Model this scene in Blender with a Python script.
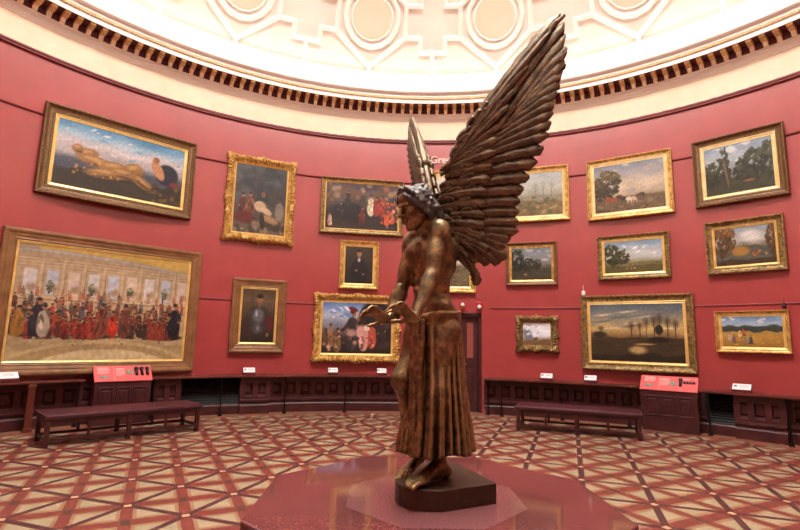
import bpy, math, random
import numpy as np
from mathutils import Matrix, Vector
R_ = math.radians
for o in list(bpy.data.objects): bpy.data.objects.remove(o, do_unlink=True)
scene = bpy.context.scene
col = scene.collection
PI = math.pi

# ------------------------------------------------------------------ camera
CAM_H = 1.55
cam = bpy.data.cameras.new('camera'); cam.sensor_width = 36.0; cam.lens = 492.93 * 36 / 800
cam.clip_start = .05; cam.clip_end = 100
camo = bpy.data.objects.new('camera', cam); col.objects.link(camo)
pitch, roll = 0.15216, 0.02183
fw = Vector((0, math.cos(pitch), math.sin(pitch))); rt = Vector((1, 0, 0)); up = rt.cross(fw)
r2 = rt * math.cos(roll) + up * math.sin(roll); u2 = -rt * math.sin(roll) + up * math.cos(roll)
camo.matrix_world = Matrix(((r2.x, u2.x, -fw.x, 0), (r2.y, u2.y, -fw.y, 0), (r2.z, u2.z, -fw.z, CAM_H), (0, 0, 0, 1)))
scene.camera = camo

# ------------------------------------------------------------------ light and exposure
scene.view_settings.view_transform = 'Standard'; scene.view_settings.look = 'None'
scene.view_settings.gamma = 1.0; scene.view_settings.use_curve_mapping = False
scene.view_settings.exposure = 0.0
SKY_STRENGTH = 54.0         # daylight through the glazed lantern of the dome
SKY_COLOR = (1.0, .97, .94)
COVE_STRENGTH = 10.5        # lamp ring hidden behind the cornice
COVE_COLOR = (1.0, .92, .83)
world = bpy.data.worlds.new('world'); scene.world = world; world.use_nodes = True
world.node_tree.nodes['Background'].inputs[0].default_value = (.9, .85, .8, 1)
world.node_tree.nodes['Background'].inputs[1].default_value = 0.05

# ------------------------------------------------------------------ helpers
CX, CY = 0.343, 3.276        # axis of the round room
RW = 8.15                    # wall radius
def pol(az, r, z):
    a = R_(az); return (CX + r * math.sin(a), CY + r * math.cos(a), z)
def lin(c):
    c = [x / 255 for x in c]
    return tuple(x / 12.92 if x <= .04045 else ((x + .055) / 1.055) ** 2.4 for x in c)
class MB:
    def __init__(s): s.v = []; s.f = []
    def add(s, V, F):
        n = len(s.v); s.v += [tuple(map(float, p)) for p in V]; s.f += [tuple(i + n for i in f) for f in F]; return s
    def box(s, c, size, M=None):
        x, y, z = [q / 2 for q in size]; V = []
        for k in range(8):
            p = Vector((x if k & 1 else -x, y if k & 2 else -y, z if k & 4 else -z))
            if M is not None: p = M @ p
            V.append((p[0] + c[0], p[1] + c[1], p[2] + c[2]))
        return s.add(V, [(0, 2, 3, 1), (4, 5, 7, 6), (0, 1, 5, 4), (2, 6, 7, 3), (0, 4, 6, 2), (1, 3, 7, 5)])
    def prism(s, poly, z0, z1):       # poly counter-clockwise in plan
        n = len(poly)
        V = [(p[0], p[1], z0) for p in poly] + [(p[0], p[1], z1) for p in poly]
        F = [tuple(range(n - 1, -1, -1)), tuple(range(n, 2 * n))] + [(i, (i + 1) % n, n + (i + 1) % n, n + i) for i in range(n)]
        return s.add(V, F)
    def tube(s, path, rad, n=10, cap=True):
        P = [Vector(p) for p in path]; m = len(P)
        if not hasattr(rad, '__len__'): rad = [rad] * m
        V = []; F = []; prev = None
        for i in range(m):
            t = (P[min(i + 1, m - 1)] - P[max(i - 1, 0)]).normalized()
            a = prev if prev is not None else (Vector((0, 0, 1)) if abs(t.z) < .9 else Vector((1, 0, 0)))
            x = (a - t * a.dot(t)).normalized(); prev = x; y = t.cross(x)
            for k in range(n):
                w = 2 * PI * k / n; V.append(P[i] + (x * math.cos(w) + y * math.sin(w)) * rad[i])
        for i in range(m - 1):
            for k in range(n): F.append((i * n + k, i * n + (k + 1) % n, (i + 1) * n + (k + 1) % n, (i + 1) * n + k))
        if cap: F += [tuple(range(n - 1, -1, -1)), tuple((m - 1) * n + k for k in range(n))]
        return s.add(V, F)
    def lathe(s, prof, c=(0, 0, 0), n=24, cap=True):
        m = len(prof); V = [(c[0] + r * math.cos(2 * PI * k / n), c[1] + r * math.sin(2 * PI * k / n), c[2] + z) for r, z in prof for k in range(n)]
        F = [(i * n + k, i * n + (k + 1) % n, (i + 1) * n + (k + 1) % n, (i + 1) * n + k) for i in range(m - 1) for k in range(n)]
        if cap: F += [tuple(range(n - 1, -1, -1)), tuple((m - 1) * n + k for k in range(n))]
        return s.add(V, F)
    def ring(s, prof, a0=-180, a1=180, step=1.5):     # revolve (r, z) about the room axis
        full = abs(a1 - a0 - 360) < 1e-6; n = int(round((a1 - a0) / step)); m = len(prof)
        cnt = n if full else n + 1
        V = [pol(a0 + (a1 - a0) * k / n, r, z) for k in range(cnt) for r, z in prof]
        F = []
        for k in range(n):
            q = (k + 1) % cnt
            for i in range(m - 1): F.append((k * m + i, k * m + i + 1, q * m + i + 1, q * m + i))
        return s.add(V, F)
    def build(s, name, m, parent=None, smooth=False, bevel=0, origin=None, M=None):
        me = bpy.data.meshes.new(name)
        if origin is not None: V = [(p[0] - origin[0], p[1] - origin[1], p[2] - origin[2]) for p in s.v]
        else: V = s.v
        me.from_pydata(V, [], s.f); me.update()
        o = bpy.data.objects.new(name, me); col.objects.link(o)
        me.materials.append(m)
        if smooth:
            me.polygons.foreach_set('use_smooth', [True] * len(me.polygons))
        if bevel:
            b = o.modifiers.new('bevel', 'BEVEL'); b.width = bevel; b.segments = 2; b.limit_method = 'ANGLE'; b.angle_limit = R_(40)
        if parent is not None: o.parent = parent
        return o
def tag(o, label=None, cat=None, group=None, kind=None):
    if label: o['label'] = label
    if cat: o['category'] = cat
    if group: o['group'] = group
    if kind: o['kind'] = kind
    return o
def thing(name, label, cat, loc, rz=0, group=None):
    o = bpy.data.objects.new(name, None); col.objects.link(o); o.empty_display_size = .1
    o.location = loc; o.rotation_euler = (0, 0, rz)
    return tag(o, label, cat, group)
def struct(o): o['kind'] = 'structure'; return o
def copy_tree(o, parent=None):
    c = o.copy(); col.objects.link(c)
    if parent is not None: c.parent = parent
    for ch in list(o.children): copy_tree(ch, c)
    return c

# ------------------------------------------------------------------ materials
def mat(name, c, rough=.5, metal=0., c2=None, scale=6., bump=0., bscale=60., spec=.5, detail=4, emit=None, mix=(.35, .65)):
    m = bpy.data.materials.new(name); m.use_nodes = True; nt = m.node_tree; b = nt.nodes['Principled BSDF']
    b.inputs['Base Color'].default_value = (*lin(c), 1); b.inputs['Roughness'].default_value = rough; b.inputs['Metallic'].default_value = metal
    b.inputs['Specular IOR Level'].default_value = spec
    tc = nt.nodes.new('ShaderNodeTexCoord')
    if c2 is not None:
        n = nt.nodes.new('ShaderNodeTexNoise'); n.inputs['Scale'].default_value = scale; n.inputs['Detail'].default_value = detail
        r = nt.nodes.new('ShaderNodeValToRGB'); r.color_ramp.elements[0].position, r.color_ramp.elements[1].position = mix
        r.color_ramp.elements[0].color = (*lin(c), 1); r.color_ramp.elements[1].color = (*lin(c2), 1)
        nt.links.new(tc.outputs['Object'], n.inputs['Vector']); nt.links.new(n.outputs['Fac'], r.inputs['Fac']); nt.links.new(r.outputs['Color'], b.inputs['Base Color'])
    if bump:
        n = nt.nodes.new('ShaderNodeTexNoise'); n.inputs['Scale'].default_value = bscale; n.inputs['Detail'].default_value = 3
        bp = nt.nodes.new('ShaderNodeBump'); bp.inputs['Strength'].default_value = bump; bp.inputs['Distance'].default_value = .01
        nt.links.new(tc.outputs['Object'], n.inputs['Vector']); nt.links.new(n.outputs['Fac'], bp.inputs['Height']); nt.links.new(bp.outputs['Normal'], b.inputs['Normal'])
    if emit:
        b.inputs['Emission Color'].default_value = (*emit[0], 1); b.inputs['Emission Strength'].default_value = emit[1]
    return m
M = {}
M['wall'] = mat('red_wall_paint', (154, 60, 60), .28, c2=(162, 64, 63), scale=2.5, bump=.05, bscale=18, spec=.8)
M['red_trim'] = mat('dark_red_paint', (122, 36, 38), .5)
M['cream'] = mat('cream_plaster', (232, 211, 182), .7, c2=(238, 219, 192), scale=3)
M['white'] = mat('white_plaster', (246, 240, 232), .6)
M['dome'] = mat('pale_pink_plaster', (238, 226, 213), .8, c2=(243, 232, 220), scale=2)
M['rib'] = mat('ivory_plaster_ribs', (250, 243, 234), .7)
M['roundel'] = mat('peach_plaster', (236, 214, 190), .8)
M['gold'] = mat('gilding', (226, 190, 116), .33, .4, c2=(168, 126, 60), scale=14, bump=.25, bscale=70)
M['gilt_dark'] = mat('dull_gilding', (166, 138, 86), .4, .4, c2=(100, 78, 44), scale=18, bump=.3, bscale=90)
M['gold_bright'] = mat('bright_gold_slip', (240, 208, 136), .35, .35, c2=(224, 186, 108), scale=8)
M['pale_slip'] = mat('pale_gold_slip', (236, 214, 160), .45, .2, c2=(224, 192, 128), scale=6)
M['brown_frame'] = mat('dark_carved_frame', (84, 56, 30), .45, .25, c2=(122, 88, 46), scale=30, bump=.3, bscale=110)
M['wood_frame'] = mat('oak_frame', (138, 98, 60), .4, .1, c2=(116, 78, 46), scale=5, bump=.1, bscale=40)
M['mod_gold'] = mat('gilded_bracket', (214, 172, 112), .45, .15, c2=(190, 144, 86), scale=20)
M['mod_cream'] = mat('cream_bracket', (250, 230, 196), .5)
M['dark_red'] = mat('oxblood_paint', (92, 20, 30), .5)
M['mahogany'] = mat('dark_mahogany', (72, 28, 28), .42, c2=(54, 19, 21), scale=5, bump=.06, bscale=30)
M['mahogany_lit'] = mat('lit_polished_mahogany', (98, 48, 34), .28, c2=(78, 34, 26), scale=4)  # polished mahogany, with the light on it put into the colour
M['grille'] = mat('dark_bronze_grille', (30, 27, 27), .5, .3)
M['iron'] = mat('black_iron', (18, 16, 16), .4, .5)
M['leather'] = mat('maroon_leather', (74, 26, 38), .36, c2=(62, 20, 32), scale=7, bump=.1, bscale=120)
M['bench_wood'] = mat('bench_mahogany', (70, 28, 24), .35, c2=(50, 18, 18), scale=8)
M['card'] = mat('white_card', (238, 236, 236), .5)
M['ink'] = mat('grey_ink', (110, 105, 110), .6)
M['panel_red'] = mat('coral_red_panel', (208, 84, 82), .4)
M['panel_text'] = mat('pale_panel_text', (236, 190, 186), .5)
M['panel_photo'] = mat('panel_photograph', (170, 160, 130), .5, c2=(70, 80, 90), scale=40)
M['black'] = mat('black_plastic', (20, 20, 22), .35)
M['granite'] = mat('red_granite', (92, 47, 46), .07, c2=(112, 62, 60), scale=90, detail=2)
M['granite_pale'] = mat('pale_red_granite', (112, 68, 69), .07, c2=(126, 82, 82), scale=80, detail=2)
M['brass'] = mat('brass', (200, 150, 80), .3, .8)
M['white_plastic'] = mat('white_plastic', (232, 230, 228), .4)
M['lamp_red'] = mat('red_plastic', (190, 30, 34), .35)
M['letters'] = mat('white_lettering', (244, 226, 214), .5)
M['pink_reflection'] = mat('door_glass', (150, 84, 72), .08)  # reflected pinkish light put into the pane colour
M['sky'] = mat('lantern_daylight', (255, 255, 255), .5, emit=(SKY_COLOR, SKY_STRENGTH))
M['cove_lamp'] = mat('cove_lamp', (255, 255, 255), .5, emit=(COVE_COLOR, COVE_STRENGTH))

def floor_material():
    m = bpy.data.materials.new('encaustic_tiles'); m.use_nodes = True; nt = m.node_tree; N = nt.nodes; L = nt.links
    b = N['Principled BSDF']; b.inputs['Roughness'].default_value = .38; b.inputs['Specular IOR Level'].default_value = .4
    geo = N.new('ShaderNodeNewGeometry'); sep = N.new('ShaderNodeSeparateXYZ'); L.new(geo.outputs['Position'], sep.inputs[0])
    def op(k, a, c=None, d=None):
        n = N.new('ShaderNodeMath'); n.operation = k
        for i, v in enumerate((a, c, d)):
            if v is None: continue
            if hasattr(v, 'links'): L.new(v, n.inputs[i])
            else: n.inputs[i].default_value = v
        return n.outputs[0]
    x, y = sep.outputs[0], sep.outputs[1]
    s = .6611; yw = 1.2394; e = (math.cos(yw) / s, math.sin(yw) / s); nn = (math.sin(yw) / s, -math.cos(yw) / s)
    dx = op('SUBTRACT', x, -2.2332); dy = op('SUBTRACT', y, 5.4366)
    i = op('ADD', op('MULTIPLY', dx, e[0]), op('MULTIPLY', dy, e[1])); j = op('ADD', op('MULTIPLY', dx, nn[0]), op('MULTIPLY', dy, nn[1]))
    near = lambda v: op('ABSOLUTE', op('SUBTRACT', v, op('ROUND', v)))
    lt = lambda v, t: op('LESS_THAN', v, t)
    di, dj = near(i), near(j); t1, t2 = near(op('SUBTRACT', i, j)), near(op('ADD', i, j))
    line = op('MAXIMUM', lt(di, .052), lt(dj, .052)); tm = op('MINIMUM', t1, t2)
    red = op('MAXIMUM', lt(t1, .15), lt(t2, .105)); side = op('MAXIMUM', lt(t1, .25), lt(t2, .17)); cross = op('MULTIPLY', lt(t1, .15), lt(t2, .075))
    node = lt(op('ADD', di, dj), .066)
    # tone differences from tile to tile
    vn = N.new('ShaderNodeTexNoise'); vn.inputs['Scale'].default_value = 7; vn.inputs['Detail'].default_value = 4; L.new(geo.outputs['Position'], vn.inputs['Vector'])
    def mix(f, a, c):
        n = N.new('ShaderNodeMix'); n.data_type = 'RGBA'; L.new(f, n.inputs[0])
        for k, v in ((6, a), (7, c)):
            if hasattr(v, 'links'): L.new(v, n.inputs[k])
            else: n.inputs[k].default_value = (*lin(v), 1)
        return n.outputs[2]
    c = mix(vn.outputs['Fac'], (146, 130, 104), (172, 156, 126))
    c = mix(side, c, (146, 112, 84))
    c = mix(red, c, (120, 58, 50)); c = mix(cross, c, (84, 58, 48))
    c = mix(line, c, (80, 46, 46)); c = mix(node, c, (206, 158, 120))
    rho = op('SQRT', op('ADD', op('POWER', op('SUBTRACT', x, CX), 2.0), op('POWER', op('SUBTRACT', y, CY), 2.0)))
    c = mix(op('GREATER_THAN', rho, 7.62), c, (138, 98, 74)); c = mix(op('MULTIPLY', op('GREATER_THAN', rho, 7.68), lt(rho, 7.78)), c, (140, 66, 54))
    L.new(c, b.inputs['Base Color'])
    return m
M['floor'] = floor_material()

# ------------------------------------------------------------------ room shell
mb = MB(); mb.prism([pol(-k * 3, RW + .1, 0)[:2] for k in range(120)], -.1, 0); struct(mb.build('floor', M['floor']))
for nm, a0, a1 in (('wall_back', -90, 90), ('wall_front', 90, 270)):
    mb = MB()
    if nm == 'wall_back':       # opening for the door
        mb.ring([(RW, 0), (RW, 6.4)], -90, .1, 1.5); mb.ring([(RW, 2.22), (RW, 6.4)], .1, 10.9, 1.2); mb.ring([(RW, 0), (RW, 6.4)], 10.9, 90, 1.5)
        mb.ring([(RW + .3, 0), (RW + .3, 2.4)], -.6, 11.6, 1.2)
        for a in (.1, 10.9): mb.add([pol(a, RW, 0), pol(a, RW + .3, 0), pol(a, RW + .3, 2.22), pol(a, RW, 2.22)], [(0, 1, 2, 3)])
    else: mb.ring([(RW, 0), (RW, 6.4)], a0, a1)
    struct(mb.build(nm, M['wall'], smooth=True))
struct(MB().ring([(RW, 6.29), (8.1, 6.30), (8.1, 6.325), (8.08, 6.335), (8.08, 6.365), (RW, 6.385)]).build('trim_1', M['red_trim']))
struct(MB().ring([(RW, 6.38), (RW, 6.87)]).build('trim_2', M['cream'], smooth=True))
struct(MB().ring([(RW, 6.86), (8.14, 6.865), (8.13, 6.905), (8.12, 6.908), (8.11, 6.95), (8.095, 6.955), (8.085, 7.0), (8.02, 7.0)]).build('trim_3', M['white']))
cornice = struct(MB().ring([(8.03, 7.0), (8.0, 7.14), (7.73, 7.14)]).build('trim_4', M['dark_red'], smooth=False))
struct(MB().ring([(7.75, 7.14), (7.735, 7.13), (7.73, 7.135), (7.725, 7.215), (7.70, 7.225)]).build('trim_5', M['white']))
mb = MB()
for k in range(720):
    mb.box(pol(k * .5, 7.697, 7.25), (.045, .02, .036), Matrix.Rotation(-R_(k * .5), 3, 'Z'))
mb.ring([(7.71, 7.22), (7.705, 7.28)]); struct(mb.build('trim_6', M['mod_gold']))
struct(MB().ring([(7.71, 7.272), (7.69, 7.275), (7.685, 7.315), (7.64, 7.335), (7.625, 7.35), (7.61, 7.36), (7.605, 7.41), (7.63, 7.42), (8.22, 7.43)]).build('trim_7', M['white']))
# brackets under the cornice
pb = [(8.03, 7.07), (7.9, 7.07), (7.8, 7.085), (7.765, 7.1), (7.755, 7.14), (8.03, 7.14)]
ps = [(8.03, 6.995), (7.985, 6.995), (7.965, 7.01), (7.955, 7.04), (7.93, 7.07), (8.03, 7.07)]
def bracket_mesh(nm, prof, w, m):
    mb = MB(); n = len(prof)
    V = [(sx * w / 2, r - 8.0, z) for sx in (-1, 1) for r, z in prof]
    mb.add(V, [tuple(range(n)), tuple(range(2 * n - 1, n - 1, -1))] + [(i, n + i, n + (i + 1) % n, (i + 1) % n) for i in range(n)])
    return mb
b1 = bracket_mesh('bracket', pb, .088, None); b2 = bracket_mesh('scroll', ps, .07, None)
first = None; rest1 = MB(); rest2 = MB()
for k in range(240):
    a = 1.5 * k + .4; a = a if a < 180 else a - 360; x, y, z = pol(a, 8.0, 0)
    if abs(a) < 62:
        if first is None:
            first = b1.build('bracket', M['mod_gold'], cornice); b2.build('scroll', M['mod_cream'], first); t = first
        else: t = copy_tree(first, cornice)
        t.location = (x, y, 0); t.rotation_euler = (0, 0, -R_(a))
    else:
        Rm = Matrix.Rotation(-R_(a), 3, 'Z')
        for src, dst in ((b1, rest1), (b2, rest2)):
            dst.add([tuple(Rm @ Vector(p) + Vector((x, y, 0))) for p in src.v], src.f)
o = rest1.build('bracket_row', M['mod_gold'], cornice); o['kind'] = 'stuff'
rest2.build('scroll_row', M['mod_cream'], o)
# cove and dome
ZC, SD = 3.6, 8.95
def dome(az, el, off=0.):
    e = R_(el); return pol(az, (SD - off) * math.cos(e), ZC + (SD - off) * math.sin(e))
struct(MB().ring([(8.22, 7.42), (8.17, 7.5), (8.1, 7.66), (8.0, 7.8), (7.9, 7.86), (7.87, 7.87)]).build('trim_8', M['white'], smooth=True))
struct(MB().ring([((SD - o_) * math.cos(R_(e_)), ZC + (SD - o_) * math.sin(R_(e_))) for e_, o_ in ((28.3, 0), (28.3, .06), (28.75, .06), (28.85, .03), (29.0, .0))]).build('trim_9', M['rib']))
struct(MB().ring([(SD * math.cos(R_(e_)), ZC + SD * math.sin(R_(e_))) for e_ in np.linspace(28.4, 76, 40)]).build('ceiling', M['dome'], smooth=True))
struct(MB().ring([(SD * math.cos(R_(76)) + .05, ZC + SD * math.sin(R_(76)) - .03), (2.1, 12.2), (2.0, 12.5), (2.0, 12.9)]).build('trim_10', M['rib']))
sky = MB(); sky.add([pol(k * 6, 2.05, 12.9) for k in range(60)], [tuple(range(60))]); struct(sky.build('window_1', M['sky']))
ribs = MB()
def rib(pts, w=.11, h=.07):
    # a moulded bar laid along points (az, el) on the dome
    P = []
    for (a0, e0), (a1, e1) in zip(pts[:-1], pts[1:]):
        for k in range(6): P.append((a0 + (a1 - a0) * k / 6, e0 + (e1 - e0) * k / 6))
    P.append(pts[-1]); n = len(P); V = []; F = []
    for i, (a, e) in enumerate(P):
        p = Vector(dome(a, e)); q0 = Vector(dome(*P[max(i - 1, 0)])); q1 = Vector(dome(*P[min(i + 1, n - 1)]))
        d1 = (p - q0).normalized() if i else (q1 - p).normalized(); d2 = (q1 - p).normalized() if i < n - 1 else d1
        nrm = (Vector((CX, CY, ZC)) - p).normalized(); t = (d1 + d2).normalized(); sd = t.cross(nrm).normalized()
        sd = sd / max(.5, sd.dot(d1.cross(nrm).normalized()))
        for u, hh in ((-.5, -.02), (-.42, .5 * h), (-.2, h), (.2, h), (.42, .5 * h), (.5, -.02)): V.append(p + sd * u * w + nrm * hh)
    for i in range(n - 1):
        for k in range(5): F.append((i * 6 + k, i * 6 + k + 1, i * 6 + 7 + k, i * 6 + 6 + k))
    F += [(5, 4, 3, 2, 1, 0), tuple(n * 6 - 6 + k for k in range(6))]
    ribs.add(V, F)
rd = MB()
for k in range(16):
    c = 13.65 + 22.5 * k
    o8 = [(0, 29.65), (6.2, 34), (6.2, 38.3), (0, 42.7), (-6.2, 38.3), (-6.2, 34), (0, 29.65)]
    rib([(c + a, e) for a, e in o8])
    rib([(c + a, e) for a, e in ((6.2, 34), (9.0, 34), (9.0, 32), (13.5, 32), (13.5, 34), (16.3, 34))])
    rib([(c + a, e) for a, e in ((6.2, 38.3), (9.0, 38.3), (9.0, 40.4), (13.5, 40.4), (13.5, 38.3), (16.3, 38.3))])
    rib([(c, 29.7), (c, 28.9)], .1); rib([(c + 11.25, 32), (c + 11.25, 28.9)], .1)
    rib([(c, 42.7), (c, 47)]); rib([(c + 11.25, 40.4), (c + 11.25, 47)])
    for r, w, h in ((3.05, .05, .03), (3.95, .12, .06)):
        rib([(c + r * math.cos(q) / math.cos(R_(36.3 + r * math.sin(q))), 36.3 + r * math.sin(q)) for q in np.linspace(0, 2 * PI, 17)], w, h)
    V = [dome(c + r * math.cos(q) / math.cos(R_(36.3 + r * math.sin(q))), 36.3 + r * math.sin(q), .012) for r in (3.05,) for q in np.linspace(0, 2 * PI, 33)[:-1]] + [dome(c, 36.3, .012)]
    rd.add(V, [(i, (i + 1) % 32, 32) for i in range(32)])
for e in (47, 52, 70): rib([(a, e) for a in np.arange(0, 361, 7.5)], .2, .09)
struct(ribs.build('trim_11', M['rib'])); struct(rd.build('trim_12', M['roundel']))
lamp = MB().ring([(7.78, 7.44), (7.86, 7.47), (7.92, 7.44)]).build('cove_light', M['cove_lamp'])
tag(lamp, 'glowing lamp ring hidden behind the cornice under the dome', 'light')
# picture rails
struct(MB().ring([(RW, 5.27), (8.12, 5.28), (8.115, 5.30), (8.13, 5.31), (RW, 5.312)]).build('trim_13', M['red_trim']))
mb = MB(); pr = [(RW, 2.31), (8.13, 2.315), (8.125, 2.325), (8.135, 2.34), (RW, 2.342)]
mb.ring(pr, -178, -.2, 1.5); mb.ring(pr, 12.3, 180, 1.5); struct(mb.build('trim_14', M['red_trim']))

# ------------------------------------------------------------------ wainscot round the wall
def wainscot(a0, a1, dr, panels, name, back=True):
    mb = MB()
    st = (a1 - a0) / max(1, round((a1 - a0) / 1.5))
    mb.ring([(8.11 - dr, .02), (8.11 - dr, .735)], a0, a1, st)
    mb.ring([(8.11 - dr, .735), (8.05 - dr, .735), (8.05 - dr, .625), (8.065 - dr, .61), (8.10 - dr, .605)], a0, a1, st)
    mb.ring([(8.10 - dr, .385), (8.05 - dr, .345), (8.05 - dr, .30), (8.01 - dr, .285), (8.01 - dr, .255), (8.045 - dr, .24), (8.045 - dr, .19)], a0, a1, st)
    if panels:
        n = max(1, round((a1 - a0) / 2.09)); pit = (a1 - a0) / n
        for k in range(n + 1):
            a = a0 + pit * k; a = min(max(a, a0 + .3), a1 - .3)
            mb.box(pol(a, 8.07 - dr, .485), (.1, .045, .29), Matrix.Rotation(-R_(a), 3, 'Z'))
        for k in range(n):
            a = a0 + pit * (k + .5); Rm = Matrix.Rotation(-R_(a), 3, 'Z')
            c = Vector(pol(a, 8.11 - dr, .495))
            V = [c + Rm @ Vector(p) for p in ((-.085, 0, -.1), (.085, 0, -.1), (.085, 0, .1), (-.085, 0, .1), (-.055, -.02, -.07), (.055, -.02, -.07), (.055, -.02, .07), (-.055, -.02, .07))]
            mb.add(V, [(4, 5, 6, 7), (0, 1, 5, 4), (1, 2, 6, 5), (2, 3, 7, 6), (3, 0, 4, 7)])
    if dr:
        for a in (a0, a1): mb.add([pol(a, 8.05 - dr, .02), pol(a, 8.15, .02), pol(a, 8.15, .735), pol(a, 8.05 - dr, .735)], [(0, 1, 2, 3)])
    return struct(mb.build(name, M['mahogany']))
wainscot(-90, -38.4, 0, True, 'trim_15'); wainscot(-38.4, -34.8, .14, True, 'trim_16'); wainscot(-26.6, -22.3, .14, True, 'trim_17')
wainscot(-22.3, -.5, 0, True, 'trim_18'); wainscot(11.3, 41.5, 0, True, 'trim_19'); wainscot(44.7, 50.0, .14, True, 'trim_20'); wainscot(50.0, 90, 0, True, 'trim_21')
struct(MB().ring([(8.11, 0), (8.11, .735), (8.15, .735)], 90, 270).build('trim_22', M['mahogany']))
for i, (a0, a1) in enumerate(((-34.8, -26.6), (41.5, 44.7))):
    mb = MB(); st = (a1 - a0) / 5
    for z in np.arange(.2, .72, .045): mb.ring([(8.06, z), (8.04, z + .008), (8.06, z + .03), (8.12, z + .03)], a0, a1, st)
    mb.ring([(8.12, .02), (8.12, .735)], a0, a1, st)
    for k in (0, 5): a = a0 + st * k; mb.box(pol(a, 8.06, .45), (.05, .05, .56), Matrix.Rotation(-R_(a), 3, 'Z'))
    struct(mb.build('trim_%d' % (23 + i), M['grille']))
for i, (a0, a1, dr) in enumerate(((-90, -38.4, 0), (-38.4, -34.8, .14), (-34.8, -26.6, .02), (-26.6, -22.3, .14), (-22.3, -.5, 0), (11.3, 41.5, 0), (41.5, 44.7, .02), (44.7, 50, .14), (50, 90, 0))):
    struct(MB().ring([(8.06 - dr, .2), (8.04 - dr, .19), (8.03 - dr, .17), (8.03 - dr, 0)], a0, a1, (a1 - a0) / max(1, round((a1 - a0) / 1.5))).build('baseboard_back' + ('.%03d' % i if i else ''), M['mahogany']))

# ------------------------------------------------------------------ reading shelf on iron posts
def shelf(a0, a1, posts, label, wooden=None):
    am = (a0 + a1) / 2; org = pol(am, 7.95, 0)
    t = thing('reading_shelf', label, 'shelf', org, 0, 'reading shelf in front of the panelled dado')
    st = (a1 - a0) / max(1, round((a1 - a0) / 1.2)); mb = MB()
    prof = [(8.05, .735), (7.80, .735), (7.785, .745), (7.785, .765), (7.80, .775), (8.145, .785)]
    mb.ring(prof, a0, a1, st)
    for a, f in ((a0, 1), (a1, -1)): mb.add([pol(a, r, z) for r, z in prof], [tuple(range(6))[::f]])
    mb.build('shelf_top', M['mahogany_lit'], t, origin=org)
    for a, r in posts:
        p = MB().lathe([(.045, 0), (.045, .012), (.03, .025), (.024, .05), (.017, .07), (.015, .1), (.015, .66), (.022, .69), (.03, .72), (.03, .735)], pol(a, r, 0), 14)
        o = p.build('post', M['iron'], t, smooth=False, origin=org); o['label'] = 'black iron post'
    if wooden is not None:
        Rm = Matrix.Rotation(-R_(wooden), 3, 'Z'); mb = MB(); mb.box(pol(wooden, 7.80, .37), (.095, .06, .74), Rm); mb.box(pol(wooden, 7.79, .03), (.12, .08, .06), Rm); mb.box(pol(wooden, 7.80, .70), (.115, .075, .05), Rm)
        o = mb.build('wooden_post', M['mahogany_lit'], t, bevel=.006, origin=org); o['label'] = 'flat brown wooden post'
    return t
shelf(-64, -46.6, [(-47.2, 7.84), (-58, 7.84)], 'dark wooden reading shelf at the far left with a flat brown wooden post', -52.1)
shelf(-38.9, -.6, [(-38.4, 7.84), (-29.4, 7.84), (-20.1, 7.84), (-10.8, 7.84), (-1.4, 7.84)], 'long dark wooden reading shelf between left red-topped cabinet and the statue')
shelf(11.3, 33.5, [(11.9, 7.96), (14.0, 7.84), (23.0, 7.84), (32.2, 7.84)], 'dark wooden reading shelf behind the right bench, from door to red-topped cabinet')
shelf(41.6, 64, [(42.0, 7.84), (50.4, 7.84), (59, 7.84)], 'dark wooden reading shelf at the far right past the red-topped cabinet')

# ------------------------------------------------------------------ door
DA, DD = 5.5, 8.25
door = bpy.data.objects.new('door_1', None); col.objects.link(door); door.location = pol(DA, DD, 0); door.rotation_euler = (0, 0, -R_(DA)); struct(door)
mb = MB()
for s in (-1, 1): mb.box((s * .74, 0, 1.105), (.09, .16, 2.21))
mb.box((0, 0, 2.165), (1.57, .16, .09)); mb.box((0, -.04, 2.2), (1.6, .16, .03)); struct(mb.build('door_frame', M['mahogany'], door, bevel=.008))
def leaf(cx):
    lf = bpy.data.objects.new('door_leaf', None); col.objects.link(lf); lf.parent = door; lf.location = (cx, .03, 0)
    w = .69; mb = MB(); cols_ = (-.165, .165)
    def stile(x0, x1, z0, z1): mb.box(((x0 + x1) / 2, 0, (z0 + z1) / 2), (x1 - x0, .05, z1 - z0))
    for x0, x1 in ((-w / 2, -.235), (-.095, .095), (.235, w / 2)): stile(x0, x1, .01, 2.115)
    for z0, z1 in ((.01, .2), (.62, .9), (1.0, 1.2), (2.0, 2.115)):
        stile(-.235, -.095, z0, z1); stile(.095, .235, z0, z1)
    mb.build('leaf_panel', M['mahogany'], lf, bevel=.006)
    pm = MB()
    for x in cols_:
        for z, h in ((.41, .42), (.95, .1)): pm.box((x, .005, z), (.14, .02, h)); pm.box((x, -.008, z), (.08, .02, h * .7))
    pm.build('raised_panel', M['mahogany'], lf, bevel=.008)
    for x in cols_:
        o = MB().box((x, 0, 1.6), (.14, .012, .8)).build('window_pane', M['pink_reflection'], lf); o['label'] = 'tall narrow glass pane'
    sx = -.22 if cx > 0 else .22
    o = MB().box((sx * .0, -.03, 1.06), (.16, .012, .04)).build('brass_plate', M['brass'], lf, bevel=.004); o['label'] = 'brass plate'
    MB().tube([(-sx * -1.35, -.03, .98), (-sx * -1.35, -.075, .99), (-sx * -1.35, -.075, 1.15), (-sx * -1.35, -.03, 1.16)], .01, 8).build('door_handle', M['brass'], lf, smooth=True)
leaf(-.347); leaf(.347)

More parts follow.
